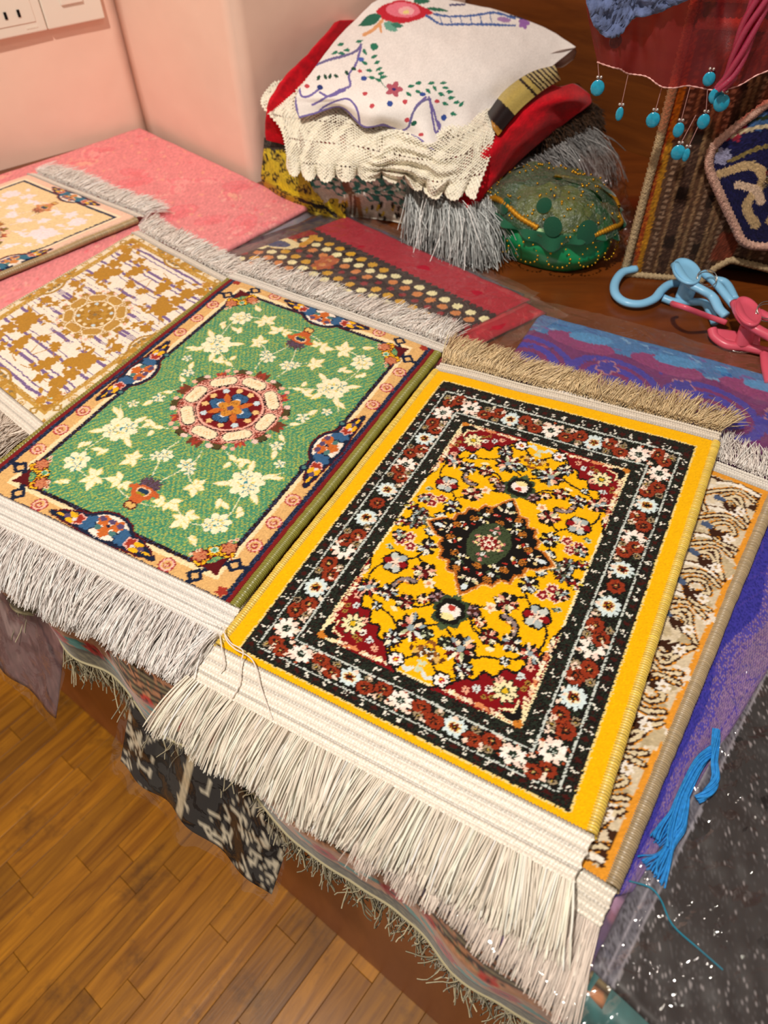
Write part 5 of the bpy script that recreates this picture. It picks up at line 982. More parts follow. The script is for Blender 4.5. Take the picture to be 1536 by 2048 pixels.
sheet('velvet', P + np.array([0, 0, 1]) * (0.0012 * vnoise(U * 0.05, V * 0.05, 9))[..., None], cloth('red_velvet', rough=0.75, sheen=0.12, spec=0.2, bump=0.5, bscale=700), rv, C=C_, th=0.010)
# black and gold satin
sa = thing('satin_scarf', 'black and gold satin scarf between white cloth and red velvet', 'scarf', T((0.2, 1.02, 0)))
P, U, V = net([[(975, 225, .128), (1010, 180, .136), (1060, 145, .140), (1110, 130, .132)], [(985, 245, .128), (1022, 200, .136), (1068, 165, .140), (1116, 145, .132)], [(1000, 268, .118), (1040, 220, .126), (1085, 182, .130), (1122, 160, .122)]], 30, 90)
cv = Canvas.over(U, V, '15151A', 5, 0.3); s_ = (cv.x - cv.y) ; i_ = np.arange(cv.x.size)
cv.put(i_[(s_ > 800) & (s_ < 878)], 'B8A45C'); cv.put(i_[(s_ > 886) & (s_ < 900)], 'B8A45C'); cv.put(i_[(s_ > 905) & (np.sin(s_ * 0.55) > -0.2)], 'C2B27C'); cv.put(i_[s_ < 742], 'B07A2A')
C_, _ = cv.img(0.03); sheet('satin', P, m_satin, sa, C=C_, th=0.004)
# crochet cloth with real holes
la = thing('crochet_cloth', 'cream crochet cloth with scalloped edge under the white embroidered cloth', 'cloth', T((0.03, 0.95, 0)))
ny, nx = 190, 330
a_ = patch(np.array([[(545, 165, .128), (620, 150, .136), (720, 150, .142), (820, 160, .142), (910, 175, .138), (1008, 186, .132)],
                     [(522, 205, .116), (600, 215, .120), (700, 225, .126), (810, 240, .128), (910, 250, .126), (1006, 215, .126)],
                     [(560, 255, .104), (615, 262, .106), (700, 270, .110), (800, 290, .112), (890, 300, .112), (990, 265, .118)],
                     [(572, 300, .090), (625, 310, .090), (705, 318, .094), (800, 335, .094), (885, 345, .096), (978, 320, .098)],
                     [(572, 335, .074), (630, 350, .074), (705, 350, .078), (795, 352, .080), (870, 385, .074), (950, 385, .074)]], float), ny, nx)
U, V, Z = a_[..., 0], a_[..., 1], a_[..., 2]; tt, ss = np.meshgrid(np.linspace(0, 1, ny), np.linspace(0, 1, nx), indexing='ij')
sc_ = np.abs(np.sin(ss * 9.5 * np.pi)) ** 0.6; V = V + np.clip((tt - 0.78) / 0.22, 0, 1) ** 1.5 * (20 * sc_ - 6); ruf = np.clip((tt - 0.25) * 1.5, 0, 1) * np.clip(1 - np.abs(ss - 0.66) / 0.24, 0, 1)
Z = Z + 0.004 * ruf * np.sin(tt * 46 + 5 * vnoise(ss * 14, tt * 3, 6)) + 0.0022 * np.clip((tt - 0.5) * 2, 0, 1) * vnoise(ss * 16, tt * 5, 31) + 0.0006 * np.sin(ss * 330) * np.sin(tt * 190)
P = atv(U, V, Z)
su, sv = ss * 330, tt * 190
hole = ((np.sin(su * 0.95) * np.sin(sv * 1.05 + 0.9 * np.sin(su * 0.30)) > 0.48) & (np.sin(su * 0.17 + sv * 0.11) > -0.55)) | ((np.abs((sv % 46) - 23) < 1.6) & (np.sin(su * 0.9) > 0.1))
hole &= (tt < 0.97) & (ss > 0.01) & (ss < 0.99)
hf = hole[:-1, :-1].ravel(); F_ = gridfaces(ny, nx); rg = 1 + 0.10 * np.sin(su * 1.5) * np.sin(sv * 1.5) + rng.normal(0, 0.05, su.shape)
V_ = P.reshape(-1, 3); nn_ = normals(P); nn_ = nn_ if nn_[..., 2].mean() > 0 else -nn_; Q_ = (P - nn_ * 0.0016).reshape(-1, 3); k_ = ny * nx
C_ = np.clip(hx('F2EAD8')[None] * rg.reshape(-1, 1), 0, 1)
Fk = F_[~hf]; Fh = F_[hf]
E_ = np.concatenate([np.stack([Fk[:, i], Fk[:, (i + 1) % 4]], -1) for i in range(4)]); key = np.minimum(E_[:, 0], E_[:, 1]).astype(np.int64) * k_ + np.maximum(E_[:, 0], E_[:, 1]); _, inv, cnt = np.unique(key, return_inverse=True, return_counts=True)
be_ = E_[cnt[inv] == 1]
blob('crochet', np.concatenate([V_, Q_]), np.concatenate([Fk, np.stack([be_[:, 1], be_[:, 0], be_[:, 0] + k_, be_[:, 1] + k_], -1)]), cloth('cotton_crochet', rough=0.85, spec=0.2, bump=0.6, bscale=1600), la, np.concatenate([C_, C_ * 0.92]))
# white embroidered cloth on top
we = thing('embroidered_cloth', 'white cloth embroidered with flowers and leaves, topmost of the cloth pile', 'cloth', T((0.05, 1.02, 0)))
P, U, V = net([[(744, 8, .180), (800, -14, .184), (900, -2, .182), (1000, 22, .172), (1085, 52, .158), (1152, 92, .140)],
               [(690, 58, .166), (770, 55, .174), (860, 62, .174), (960, 80, .168), (1040, 102, .154), (1120, 118, .134)],
               [(640, 122, .156), (720, 125, .162), (810, 135, .164), (900, 145, .160), (975, 165, .148), (1030, 185, .128)],
               [(600, 180, .144), (680, 185, .150), (765, 190, .153), (840, 203, .150), (905, 222, .136), (960, 240, .124)],
               [(590, 212, .130), (665, 205, .140), (745, 225, .142), (815, 235, .138), (870, 262, .126), (915, 265, .120)],
               [(598, 238, .118), (675, 218, .132), (735, 252, .126), (800, 256, .124), (862, 298, .112), (892, 284, .114)]], 185, 270)
cv = Canvas.over(U, V, 'EFE9E6', 6, 0.25); PU, GRn, BLu = '8478B4', '2A7A60', '35509A'
sw = lambda *p_, w=4.4, c='7468A8': cv.path(list(p_), w, c, len(p_) * 9)
sw((588, 178), (604, 150), (640, 128), (690, 112), (716, 98), (722, 88), w=5.5, c='6E6898'); sw((590, 182), (592, 210), (600, 238), (628, 232), (650, 212), (690, 198), (706, 206), (716, 222), (722, 250), (742, 258), (790, 254), (815, 250), (830, 218), (852, 196)); sw((625, 210), (650, 195), (680, 180), (700, 172), (698, 150), (712, 128), (722, 92))
sw((598, 176), (604, 196), (620, 192), (636, 180)); sw((722, 250), (730, 262), (770, 250), (800, 262), (838, 292), (870, 302), (888, 285), (874, 240), (858, 200)); sw((858, 196), (866, 240), (872, 262), (880, 246), (872, 236)); sw((640, 185), (660, 192), (690, 180)); sw((818, 248), (826, 225), (846, 205), (860, 200), w=5, c='6E6898')
def lv(x, y, a, L=15, w=7, c=GRn): t = math.radians(a); cv.leaf((x, y), (x + L * math.cos(t), y + L * math.sin(t)), w, c)
for x, y, a in ((726, 96, 60), (742, 114, -20), (736, 128, 200), (748, 128, -30), (745, 142, 190), (752, 142, -30), (756, 150, -20), (750, 158, 190), (760, 156, -10), (764, 164, 200), (688, 88, 160), (712, 84, -20), (676, 105, 160), (700, 98, 160), (690, 108, 180)): lv(x, y, a)
for x, y in ((748, 92),): cv.ell(x, y, 8, 7, GRn)
for x, y, a in ((648, 150, 60), (640, 152, 120), (668, 150, 30), (662, 148, 110), (690, 142, 50), (702, 136, 20)): lv(x, y, a, 12, 7, '1E4A3A')
for x, y, c in ((722, 118, '4A68B8'), (728, 158, BLu), (845, 190, BLu), (780, 210, BLu), (640, 175, '2A3A78'), (888, 232, BLu)): cv.ell(x, y, 6, 5, c)
for x, y in ((730, 190), (810, 205), (614, 174), (842, 272), (895, 265), (874, 204), (744, 214), (720, 143), (814, 236)): cv.ell(x, y, 5, 4, 'C24A54')
cv.ell(828, 245, 6, 5, '1E5A48')
cv.path(np.stack([U[-1], V[-1]], 1)[::6], 7, '7A6EAC', 160)
cv.flower(788, 180, 18, 5, 'B45A6A', None, dep=0.5); cv.ell(788, 180, 4, 3, '3A2A6A'); cv.path([(760, 150), (764, 168), (774, 178)], 1.6, GRn, 10)
for x, y, a in ((815, 175, -15), (830, 168, -10), (812, 186, 40), (830, 182, 20), (856, 168, -10), (852, 178, 50), (866, 172, 60), (880, 166, -8), (884, 176, 10), (876, 188, 20), (892, 186, 0), (896, 198, -5), (884, 206, 20), (906, 208, 0), (900, 226, 20), (918, 218, -50)): lv(x, y, a)
# rose, leaves and basket along the back
cv.leaf((752, 24), (868, 28), 44, 'C42436'); cv.ell(806, 22, 34, 14, 'E8788C', 6); cv.ell(812, 24, 16, 8, 'F2B0B4', 6); cv.ell(812, 26, 6, 4, 'EBD68A')
cv.leaf((762, 30), (716, 50), 20, '2A6A56'); cv.leaf((768, 44), (796, 62), 18, '6AA896'); cv.leaf((782, 48), (808, 54), 10, '3A7A68'); cv.path([(764, 40), (748, 56), (728, 68)], 7, 'E2A472', 16); cv.path([(760, 46), (762, 62)], 5, 'E2A472', 8); cv.leaf((826, 6), (862, 4), 14, '2E7058'); cv.leaf((852, 20), (900, 20), 7, '2E7058')
cv.path([(852, 34), (880, 46), (920, 46), (1030, 50)], 4.5, '4A68A8', 40); cv.path([(868, 30), (930, 30), (990, 26), (1030, 36)], 4.5, '4A68A8', 40)
for x in range(880, 1000, 20): cv.path([(x, 30), (x + 4, 46)], 2.0, '5A74AC', 6)
cv.ell(1008, 38, 14, 5, 'A884B8', 5); cv.flower(1048, 46, 12, 5, '9A6AB4', None, dep=0.4); cv.path([(900, 8), (930, 8)], 4, '4A4A78', 6); cv.path([(1020, 30), (1050, 38)], 3, '3E4A70', 6)
C_, _ = cv.img(0.02)
foldz = 0.0022 * vnoise(U * 0.012 + 5, V * 0.02, 3) + 0.0008 * vnoise(U * 0.05, V * 0.05, 8) + 0.0025 * np.clip((V - 190) / 60, 0, 1) * np.sin(U * 0.075 + 1)
sheet('cloth', P + np.array([0, 0, 1]) * foldz[..., None], cloth('white_cotton', rough=0.8, spec=0.2, bump=0.25, bscale=1200), we, C=C_, th=0.0012)
P, U, V = net([[(1085, 112, .140), (1118, 100, .142), (1150, 94, .140)], [(1095, 130, .122), (1125, 122, .124), (1152, 104, .126)], [(1100, 130, .118), (1122, 134, .112), (1146, 118, .112)]], 20, 24)
sheet('turned_corner', P, cloth('white_cotton_back', 'E6DCD8', rough=0.8), we, th=0.001)

# ------------------------------------------------------------------ green pouch with gold beads
po = thing('organza_pouch', 'round green satin and organza pouch trimmed with gold beads', 'pouch', at(1092, 505, 0))
pc = at(1092, 492, 0.0); m_gsat = cloth('green_satin', '0C8A54', rough=0.26, spec=0.6, bump=0.15, bscale=40, dist=0.004)
th_ = np.linspace(0, 2 * np.pi, 97)[:-1]; hz_ = np.linspace(0, 1, 34); TH, HZ = np.meshgrid(th_, hz_)
rad = 0.078 * (0.62 + 0.42 * np.sin(np.pi * (0.18 + 0.62 * HZ))) * (1 + 0.035 * np.sin(TH * 9 + 3 * HZ) * HZ + 0.04 * vnoise(TH * 1.4, HZ * 3, 4))
wx, wy = AD, BD
def ringpt(r, th, z): return pc + AD * (np.cos(th) * r * 1.02)[..., None] + BD * (np.sin(th) * r * 0.86)[..., None] + np.array([0, 0, 1.0]) * np.asarray(z)[..., None]
Pb = ringpt(rad, TH, 0.001 + 0.050 * HZ); cap = pc + [0, 0, 0.0012]
Vb = np.concatenate([Pb.reshape(-1, 3), [cap]]); Fb = gridfaces(34, 96, True); me = rawmesh('satin_body', Vb, Fb); o_ = link('satin_body', me, m_gsat, po)
bm_org = film('green_organza', tint=(0.62, 0.72, 0.50), haze=0.24, hazecol=(0.06, 0.20, 0.09), bump=1.0, bscale=160, rough=0.45)
hz2 = np.linspace(0, 1, 40); TH, HZ = np.meshgrid(np.linspace(0, 2 * np.pi, 121), hz2)
rd2 = 0.084 * np.cos(HZ * np.pi / 2 * 0.98) ** 0.75 * (1 + 0.05 * np.sin(TH * 7 + 1) * (1 - HZ) + 0.06 * vnoise(TH * 2.2, HZ * 4, 6)); zz2 = 0.046 + 0.040 * np.sin(HZ * np.pi / 2) + 0.006 * vnoise(TH * 3, HZ * 5, 9) * (1 - HZ ** 4)
Pt = ringpt(rd2, TH, zz2); sheet('organza_top', Pt, bm_org, po)
lump = ringpt(0.060 * np.cos(HZ * np.pi / 2 * 0.98) ** 0.6 * (1 + 0.14 * vnoise(TH * 2.5, HZ * 5, 3)), TH, 0.030 + 0.036 * np.sin(HZ * np.pi / 2) + 0.006 * vnoise(TH * 3, HZ * 6, 5))
sheet('lining', lump, cloth('olive_lining', 'A08C48', rough=0.7, var=0.4, vscale=60), po)
skirt_t = np.linspace(0, 1, 14); TH3, S3 = np.meshgrid(np.linspace(0, 2 * np.pi, 181), skirt_t)
Ps = ringpt(0.083 + 0.004 * S3 + 0.005 * np.sin(TH3 * 17) * S3, TH3, 0.054 - (0.006 + 0.012 * (0.5 + 0.5 * np.sin(TH3 * 5 + 0.6)) ** 2) * S3)
sheet('velvet_ruffle', Ps, cloth('dark_green_velvet', '1E5A40', rough=0.9, sheen=0.5, bump=0.8, bscale=500), po, th=0.0012)
def disc_on(k, r):
    i, j = k; c = Pt[i, j]; e1 = Pt[i, (j + 2) % 121] - Pt[i, j - 2]; e1 /= np.linalg.norm(e1) + 1e-9; e2 = Pt[min(i + 2, 39), j] - Pt[i - 2, j]; e2 /= np.linalg.norm(e2) + 1e-9; n = np.cross(e1, e2); n = n if n[2] > 0 else -n
    a = np.linspace(0, 2 * np.pi, 25); rr_ = np.linspace(0, 1, 5)[:, None]; pts = c + n * (0.0016 + 0.0022 * (1 - rr_[..., None] ** 2)) + r * rr_[..., None] * (np.cos(a)[None, :, None] * e1 + np.sin(a)[None, :, None] * e2); return pts
m_dot = cloth('green_velvet_dot', '164834', rough=0.95, sheen=0.6, bump=0.9, bscale=700)
for k in ((14, 20), (10, 42), (8, 64), (12, 84), (20, 96), (9, 100), (7, 110), (22, 8), (24, 60)): sheet('velvet_dot', disc_on(k, 0.009 + 0.002 * (k[1] % 3)), m_dot, po)
m_gold = cloth('gold_bead', 'D9A82C', rough=0.25, spec=0.6, metal=0.85); m_gcord = cloth('gold_cord', 'C08A22', rough=0.45, metal=0.5, bump=0.8, bscale=900)
def cord_on(idx, r, name='gold_cord'):
    p = catmull(np.array([Pt[i, j] for i, j in idx]), 60) + [0, 0, 0.002]; q = np.sin(np.arange(60) * 2.2) * 0.25 + 1; return tubes(name, p, (r * q)[None], m_gcord, po, 8)
cord_on([(4, 72), (9, 78), (12, 84), (10, 90), (5, 96)], 0.0030); cord_on([(8, 10), (12, 16), (14, 24), (8, 34), (5, 40)], 0.0026); cord_on([(3, 112), (5, 118), (4, 4), (3, 10)], 0.0028)
# beads: small gold rings strung over the top and in loops on the body
import bmesh as _b
ico = _b.new(); _b.ops.create_icosphere(ico, subdivisions=1, radius=1.0); iv = np.array([v.co[:] for v in ico.verts]); ifc = np.array([[v.index for v in f.verts] for f in ico.faces]); ico.free()
bp_ = []
for k in range(150):
    i, j = rng.integers(2, 34), rng.integers(0, 120); bp_.append(Pt[i, j] + [0, 0, 0.0018])
for c0 in np.linspace(0, 2 * np.pi, 15)[:-1]:
    for t in np.linspace(0, 1, 15): a = c0 + 0.16 * math.sin(2 * math.pi * t); zz = 0.046 - 0.030 * math.sin(math.pi * t); bp_.append(ringpt(np.array(0.0875), np.array(a), np.array(zz)))
bp_ = np.array(bp_); rb_ = rng.uniform(0.0010, 0.0018, len(bp_))
tag(blob('gold_beads', (bp_[:, None] + iv[None] * rb_[:, None, None]).reshape(-1, 3), (ifc[None] + (np.arange(len(bp_)) * len(iv))[:, None, None]).reshape(-1, 3), m_gold, po), kind='stuff')
# crumpled clear bag between pile and kilim bag
cb = thing('plastic_bag', 'crumpled empty clear bag behind the green pouch', 'plastic bag', T((0.30, 0.95, 0)))
P, U, V = net([[(1150, 300, .06), (1200, 290, .055), (1240, 320, .05), (1250, 380, .03)], [(1170, 350, .05), (1215, 345, .06), (1250, 380, .04), (1270, 430, .02)], [(1200, 420, .03), (1230, 420, .03), (1260, 450, .02), (1275, 500, .005)], [(1210, 500, .003), (1235, 500, .004), (1255, 510, .003), (1270, 520, .002)]], 50, 50)
sheet('film', P + np.array([0.4, -0.6, 0.6]) * (0.006 * vnoise(U * 0.07, V * 0.07, 3) + 0.003 * vnoise(U * 0.2, V * 0.2, 5))[..., None], film('thin_bag_film', haze=0.05, rough=0.15, bump=0.6, hazecol=(0.6, 0.4, 0.35)), cb)

# ------------------------------------------------------------------ kilim bag, sheer scarf, peg hangers, sockets
Kb = at(1250, 547, 0.0); Kd = at(1392, 563, 0.0) - Kb; Kd /= np.linalg.norm(Kd); Kn = np.array([Kd[1], -Kd[0], 0.0])      # bag base, along, towards the camera
kb = thing('kilim_bag', 'brown striped kilim bag with braided trim and dark blue flap', 'bag', Kb)
KW, KH = 0.30, 0.285
nx, ny = 185, 165; sx_ = np.linspace(0, KW, nx); zb = 0.030 * np.clip((sx_ - 0.088) / 0.022, 0, 1) ** 0.6 - 0.02 * np.clip(sx_ - 0.115, 0, 1) / 0.15
X_, Tn = np.meshgrid(sx_, np.linspace(0, 1, ny)); Zk = zb[None] + (KH - zb[None]) * Tn + 0.003
cv = Canvas.over(X_ * 1000, Zk * 1000, '5A3E2C', 8, 0.35); x, y = cv.x, cv.y; i_ = np.arange(x.size); xs = x + 0.035 * y          # stripes lean a little
cv.speck(i_, '4A3224', 0.35)
def stripe(a, b, c, c2=None, p=0.3):
    j = i_[(xs > a) & (xs < b)]; cv.put(j, c)
    if c2: cv.speck(j, c2, p)
stripe(0, 6, '5A3E2C'); stripe(6, 11, '8A3416', 'A85A1E', 0.4); stripe(11, 17, 'A8741C', '8A5A18', 0.3)
for a in (21, 60, 86, 112, 140, 168, 200): j = i_[(xs > a) & (xs < a + 6.5)]; cv.put(j, '4E3628'); cv.put(j[(np.sin(y[j] * 1.0 + a) > -0.1) & (np.abs(xs[j] - a - 3.2) < 2.4)], '8A6E58')
for a in (31, 46, 54, 74, 80, 98, 106, 128, 156, 184): j = i_[(xs > a) & (xs < a + 3.4)]; cv.put(j, '86684A'); cv.speck(j, '6A4E36', 0.35)
for a, b in ((34, 46), (66, 74), (118, 126)):
    j = i_[(xs > a) & (xs < b)]; cv.put(j, '3E2A22'); cv.speck(j, '5A4234', 0.3); cv.put(j[np.sin(y[j] * 0.11 + a) > 0.7], '2A1C16')
cv.rect(88, 112, 30, 66, '84402C'); j = cv.box(88, 112, 30, 66); cv.speck(j, '6E3422', 0.4)
C_, _ = cv.img(0.10)
wv = 0.0006 * np.sin(y.reshape(ny, nx) * 1.9) * np.sin(x.reshape(ny, nx) * 1.2) + 0.004 * vnoise(X_ * 12, Zk * 12, 4)
Pk = Kb[None, None] + Kd * X_[..., None] + np.array([0, 0, 1.0]) * Zk[..., None] + Kn * (wv + 0.010 * np.sin(np.pi * np.clip(Tn, 0, 1)))[..., None]
sheet('front_panel', Pk, m_wool, kb, C=C_, th=0.0022)
back = Kb[None, None] + Kd * X_[::6, ::6, None] + np.array([0, 0, 1.0]) * Zk[::6, ::6, None] - Kn * 0.030
sheet('back_panel', back, cloth('kilim_back', '4A3426', rough=0.9), kb, th=0.002)
gus = np.stack([Pk[:, 0] * (1 - t) + back[np.minimum(np.arange(ny) // 6, back.shape[0] - 1), 0] * t for t in np.linspace(0, 1, 6)], 1); sheet('side_gusset', gus, cloth('kilim_side', '3E2A1E', rough=0.9), kb, th=0.001)
m_braid = cloth('braid_trim', 'B7A07C', rough=0.7, spec=0.25, var=0.3, vscale=500)
def braid(root, line, r, name='braid_trim', mat=m_braid, pitch=0.0052, out=Kn):
    line = np.asarray(line); L = np.concatenate([[0], np.cumsum(np.linalg.norm(np.diff(line, axis=0), axis=1))]); n = max(int(L[-1] / pitch * 7), 20); s = np.linspace(0, L[-1], n)
    c = np.stack([np.interp(s, L, line[:, k]) for k in range(3)], 1); t, a, b = frames(c[None]); t = t[0]; sd = np.cross(t, out); sd /= np.linalg.norm(sd, axis=1, keepdims=True) + 1e-9; S = []
    for k in range(3):
        ph = 2 * np.pi * s / pitch / 1.0 + k * 2.094; S.append(c + sd * (np.sin(ph) * r * 0.75)[:, None] + out * (np.cos(2 * ph) * r * 0.25 + 0.0012)[:, None])
    return tubes(name, np.array(S), r * 0.42, mat, root, 5)
braid(kb, Pk[:, 0] - Kd * 0.002 + Kn * 0.001, 0.0048); braid(kb, Pk[0, :] + Kn * 0.002, 0.0042); braid(kb, Pk[int(ny * 0.90), 3:] + Kn * 0.002, 0.0050, mat=cloth('braid_rose', 'B88A78', rough=0.7)); braid(kb, Pk[int(ny * 0.97), 3:] + Kn * 0.002, 0.0050, mat=cloth('braid_rose_top', 'B88A78', rough=0.7))
# flap: dark blue knotted piece
fp0 = Kb + Kn * 0.016
fl_px = [(1560, 196), (1500, 228), (1440, 275), (1421, 300), (1419, 335), (1440, 385), (1468, 445), (1484, 476), (1512, 487), (1560, 486), (1610, 470), (1660, 400), (1690, 320), (1660, 230)]
fw = np.array([onplane(u, v, fp0, Kn) for u, v in fl_px]); fx = (fw - Kb) @ Kd * 1000; fz = (fw[:, 2] - Kb[2]) * 1000
cx_, cz_ = fx.mean(), fz.mean(); ob = catmull(np.stack([fx, fz], 1), 160, closed=True); rr_ = np.linspace(0, 1, 60); Xf = cx_ + (ob[:, 0][None] - cx_) * rr_[:, None]; Zf = cz_ + (ob[:, 1][None] - cz_) * rr_[:, None]
Xf = np.concatenate([Xf, Xf[:, :1]], 1); Zf = np.concatenate([Zf, Zf[:, :1]], 1); bx0 = fx.min(); bz0 = fz.min()
cv = Canvas.over(Xf - bx0, Zf - bz0, '1A1A44', 9, 0.5); W_, H_ = fx.max() - bx0, fz.max() - bz0; cv.speck(np.arange(cv.x.size), '101030', 0.3)
for p_, w, c in (([(4, H_ * .66), (20, H_ * .60), (38, H_ * .68), (60, H_ * .74)], 4, '7A6A3E'), ([(16, H_ * .50), (40, H_ * .58), (58, H_ * .50), (52, H_ * .30), (68, H_ * .16)], 9, 'B49A72'), ([(36, H_ * .44), (54, H_ * .42), (64, H_ * .34)], 8, 'C8AE96'), ([(80, H_ * .2), (92, H_ * .5), (84, H_ * .8)], 8, 'B49A72')): cv.path(p_, w, c, 40)
for a, b, r, c in ((12, .62, 9, '8A8AA8'), (22, .30, 9, '9A1A28'), (40, .08, 13, '9A1A2E'), (40, .07, 8, 'D0A894'), (70, .55, 12, '8A1A2A'), (16, .80, 12, '8A2234'), (34, .86, 10, '3A5A88'), (62, .88, 12, '7A1A2E'), (90, .36, 10, '9A1A28')): cv.flower(a, b * H_, r, 6, c, None, dep=0.35)
cv.flower(21, H_ * .30, 5, 4, 'D08A2A', None, dep=0.3); cv.path([(8, H_ * .74), (26, H_ * .80), (44, H_ * .84)], 3, 'B8A888', 20); cv.path([(10, H_ * .79), (28, H_ * .86), (44, H_ * .90)], 3, '24301E', 20)
C_, _ = cv.img(0.10); Pf = Kb + Kd * (Xf / 1000)[..., None] + np.array([0, 0, 1.0]) * (Zf / 1000)[..., None] + Kn * (0.020 + 0.004 * (1 - rr_[:, None] ** 2) + rng.normal(0, 0.0002, Xf.shape))[..., None]
flap = sheet('flap', Pf, m_pile, kb, C=C_, th=0.003); flap['label'] = 'dark blue knotted flap with cream scrolls'
braid(kb, Pf[-1] + Kn * 0.001, 0.0046, name='flap_braid', mat=cloth('braid_pink_cream', 'C49C8C', rough=0.7, var=0.4, vscale=300))
# black form and loop added behind it, standing in for the shadowed interior
bb = thing('gap_shade_form', 'added black form standing in for the shade behind the kilim bag', 'bag', at(1490, 560, 0))
hb = Kb + Kd * 0.098 - Kn * 0.032; rows = []
for k, (o_, z_) in enumerate(((0.0, 0.001), (-0.002, 0.02), (0.0, 0.045), (0.012, 0.058), (0.045, 0.062), (0.085, 0.058), (0.098, 0.04), (0.10, 0.001))): rows.append([hb + Kd * t - Kn * (o_ + 0.003) + np.array([0, 0, z_ * (0.9 + 0.1 * math.sin(t * 30))]) for t in np.linspace(0, 0.22, 6)])
sheet('body', patch(np.array(rows), 40, 40), cloth('gap_shade_black', '0C0B0C', rough=0.5, spec=0.4, bump=0.3, bscale=120), bb, th=0.003)
tubes('gap_shade_loop', catmull(np.array([hb + Kd * 0.02 + np.array([0, 0, .05]) + Kn * 0.002, hb + Kd * 0.04 + np.array([0, 0, .072]), hb + Kd * 0.10 + np.array([0, 0, .085]) - Kn * 0.02, hb + Kd * 0.16 + np.array([0, 0, .06]) - Kn * 0.02]), 30), 0.004, cloth('gap_loop_black', '111014', rough=0.5), bb, 8)
# sheer red scarf hanging in front
ss_ = thing('sheer_scarf', 'sheer red scarf with blue drops hanging over the kilim bag', 'scarf', Kb + np.array([0.06, 0, 0.20]))
sp0 = Kb + Kn * 0.045
m_sheer = film('sheer_red', tint=(0.80, 0.20, 0.16), haze=0.17, hazecol=(0.62, 0.05, 0.06), rough=0.4, gloss=0.5, bump=0.2, bscale=900)
hem_px = np.array([(1194, 126), (1234, 132), (1258, 150), (1296, 155), (1326, 171), (1372, 173), (1430, 181), (1472, 168), (1540, 138), (1610, 110), (1690, 60)], float); top_px = np.array([(1166, -220), (1210, -225), (1262, -230), (1310, -230), (1350, -235), (1400, -235), (1450, -240), (1500, -240), (1560, -245), (1630, -250), (1700, -260)], float)
hp = catmull(hem_px, 120); tp = catmull(top_px, 120); tt = np.linspace(0, 1, 70)[:, None, None]; uvp = tp[None] * (1 - tt) + hp[None] * tt; uvp[..., 0] -= (14 * np.sin(np.linspace(0, np.pi, 70))[:, None] * np.clip(1 - np.arange(120) / 20, 0, 1)[None])
Pq = np.array([[onplane(u, v, sp0, Kn) for u, v in row] for row in uvp]); ii, jj = np.meshgrid(np.arange(70), np.arange(120), indexing='ij'); Pq = Pq + Kn * (0.006 * np.sin(jj * 0.16 + 1.2 * vnoise(ii * 0.05, jj * 0.05, 3)) * (0.4 + 0.6 * ii / 70) + 0.003 * vnoise(ii * 0.12, jj * 0.2, 5))[..., None]
sheet('sheer_cloth', Pq, m_sheer, ss_)
tubes('hem_thread', Pq[-1] + Kn * 0.0008, 0.0007 * (1 + 0.4 * np.sin(np.arange(120) * 2.1))[None], cloth('pink_silver_thread', 'D9A6A0', rough=0.4, metal=0.3), ss_, 5)
# fluffy blue applique seen through the cloth
bpix = [(1166, -200), (1168, -60), (1176, 20), (1192, 60), (1216, 78), (1240, 72), (1268, 40), (1310, 32), (1350, 14), (1400, -10), (1440, -60), (1450, -200)]
cen_ = np.array([1290, -130.0]); ob = catmull(np.array(bpix, float), 80); fr_ = np.linspace(0, 1, 30)[:, None, None]; up_ = cen_ + (ob[None] - cen_) * fr_
Pb_ = np.array([[onplane(u, v, sp0 + Kn * 0.016, Kn) for u, v in row] for row in up_]); Pb_ = Pb_ + Kn * (rng.normal(0, 0.0012, Pb_.shape[:2]) - 0.004 + 0.003 * vnoise(up_[..., 0] * 0.06, up_[..., 1] * 0.06, 3))[..., None]
sheet('blue_applique', Pb_, cloth('fluffy_blue', '66749E', rough=0.95, sheen=0.5, bump=1.0, bscale=500, var=0.3, vscale=120), ss_, th=0.001)
# gathered twist of the same cloth
tw = catmull(np.array([onplane(u, v, sp0 + Kn * 0.010, Kn) for u, v in ((1600, -260), (1560, -120), (1530, -20), (1500, 50), (1478, 110), (1462, 150), (1440, 178))]), 50); tubes('gathered_fold', np.stack([tw + Kd * (0.006 * np.cos(np.arange(50) * 0.12 + k * 1.3) * np.linspace(1.6, 0.5, 50))[:, None] + Kn * (0.004 * np.sin(np.arange(50) * 0.12 + k * 1.3))[:, None] for k in range(5)]), 0.0028, film('sheer_magenta', tint=(0.7, 0.1, 0.2), haze=0.5, hazecol=(0.6, 0.05, 0.14), rough=0.3, bump=0.2, bscale=600), ss_, 6)
m_drop = cloth('teal_drop', '1E9CC0', rough=0.15, spec=0.7, var=0.2, vscale=300); m_silv = cloth('silver_bead', 'D8D2CC', rough=0.2, metal=0.9); m_thr = cloth('pink_thread', 'B98A86', rough=0.6)
sph_t, sph_p = np.meshgrid(np.linspace(0, 2 * np.pi, 13)[:-1], np.linspace(0, np.pi, 8))
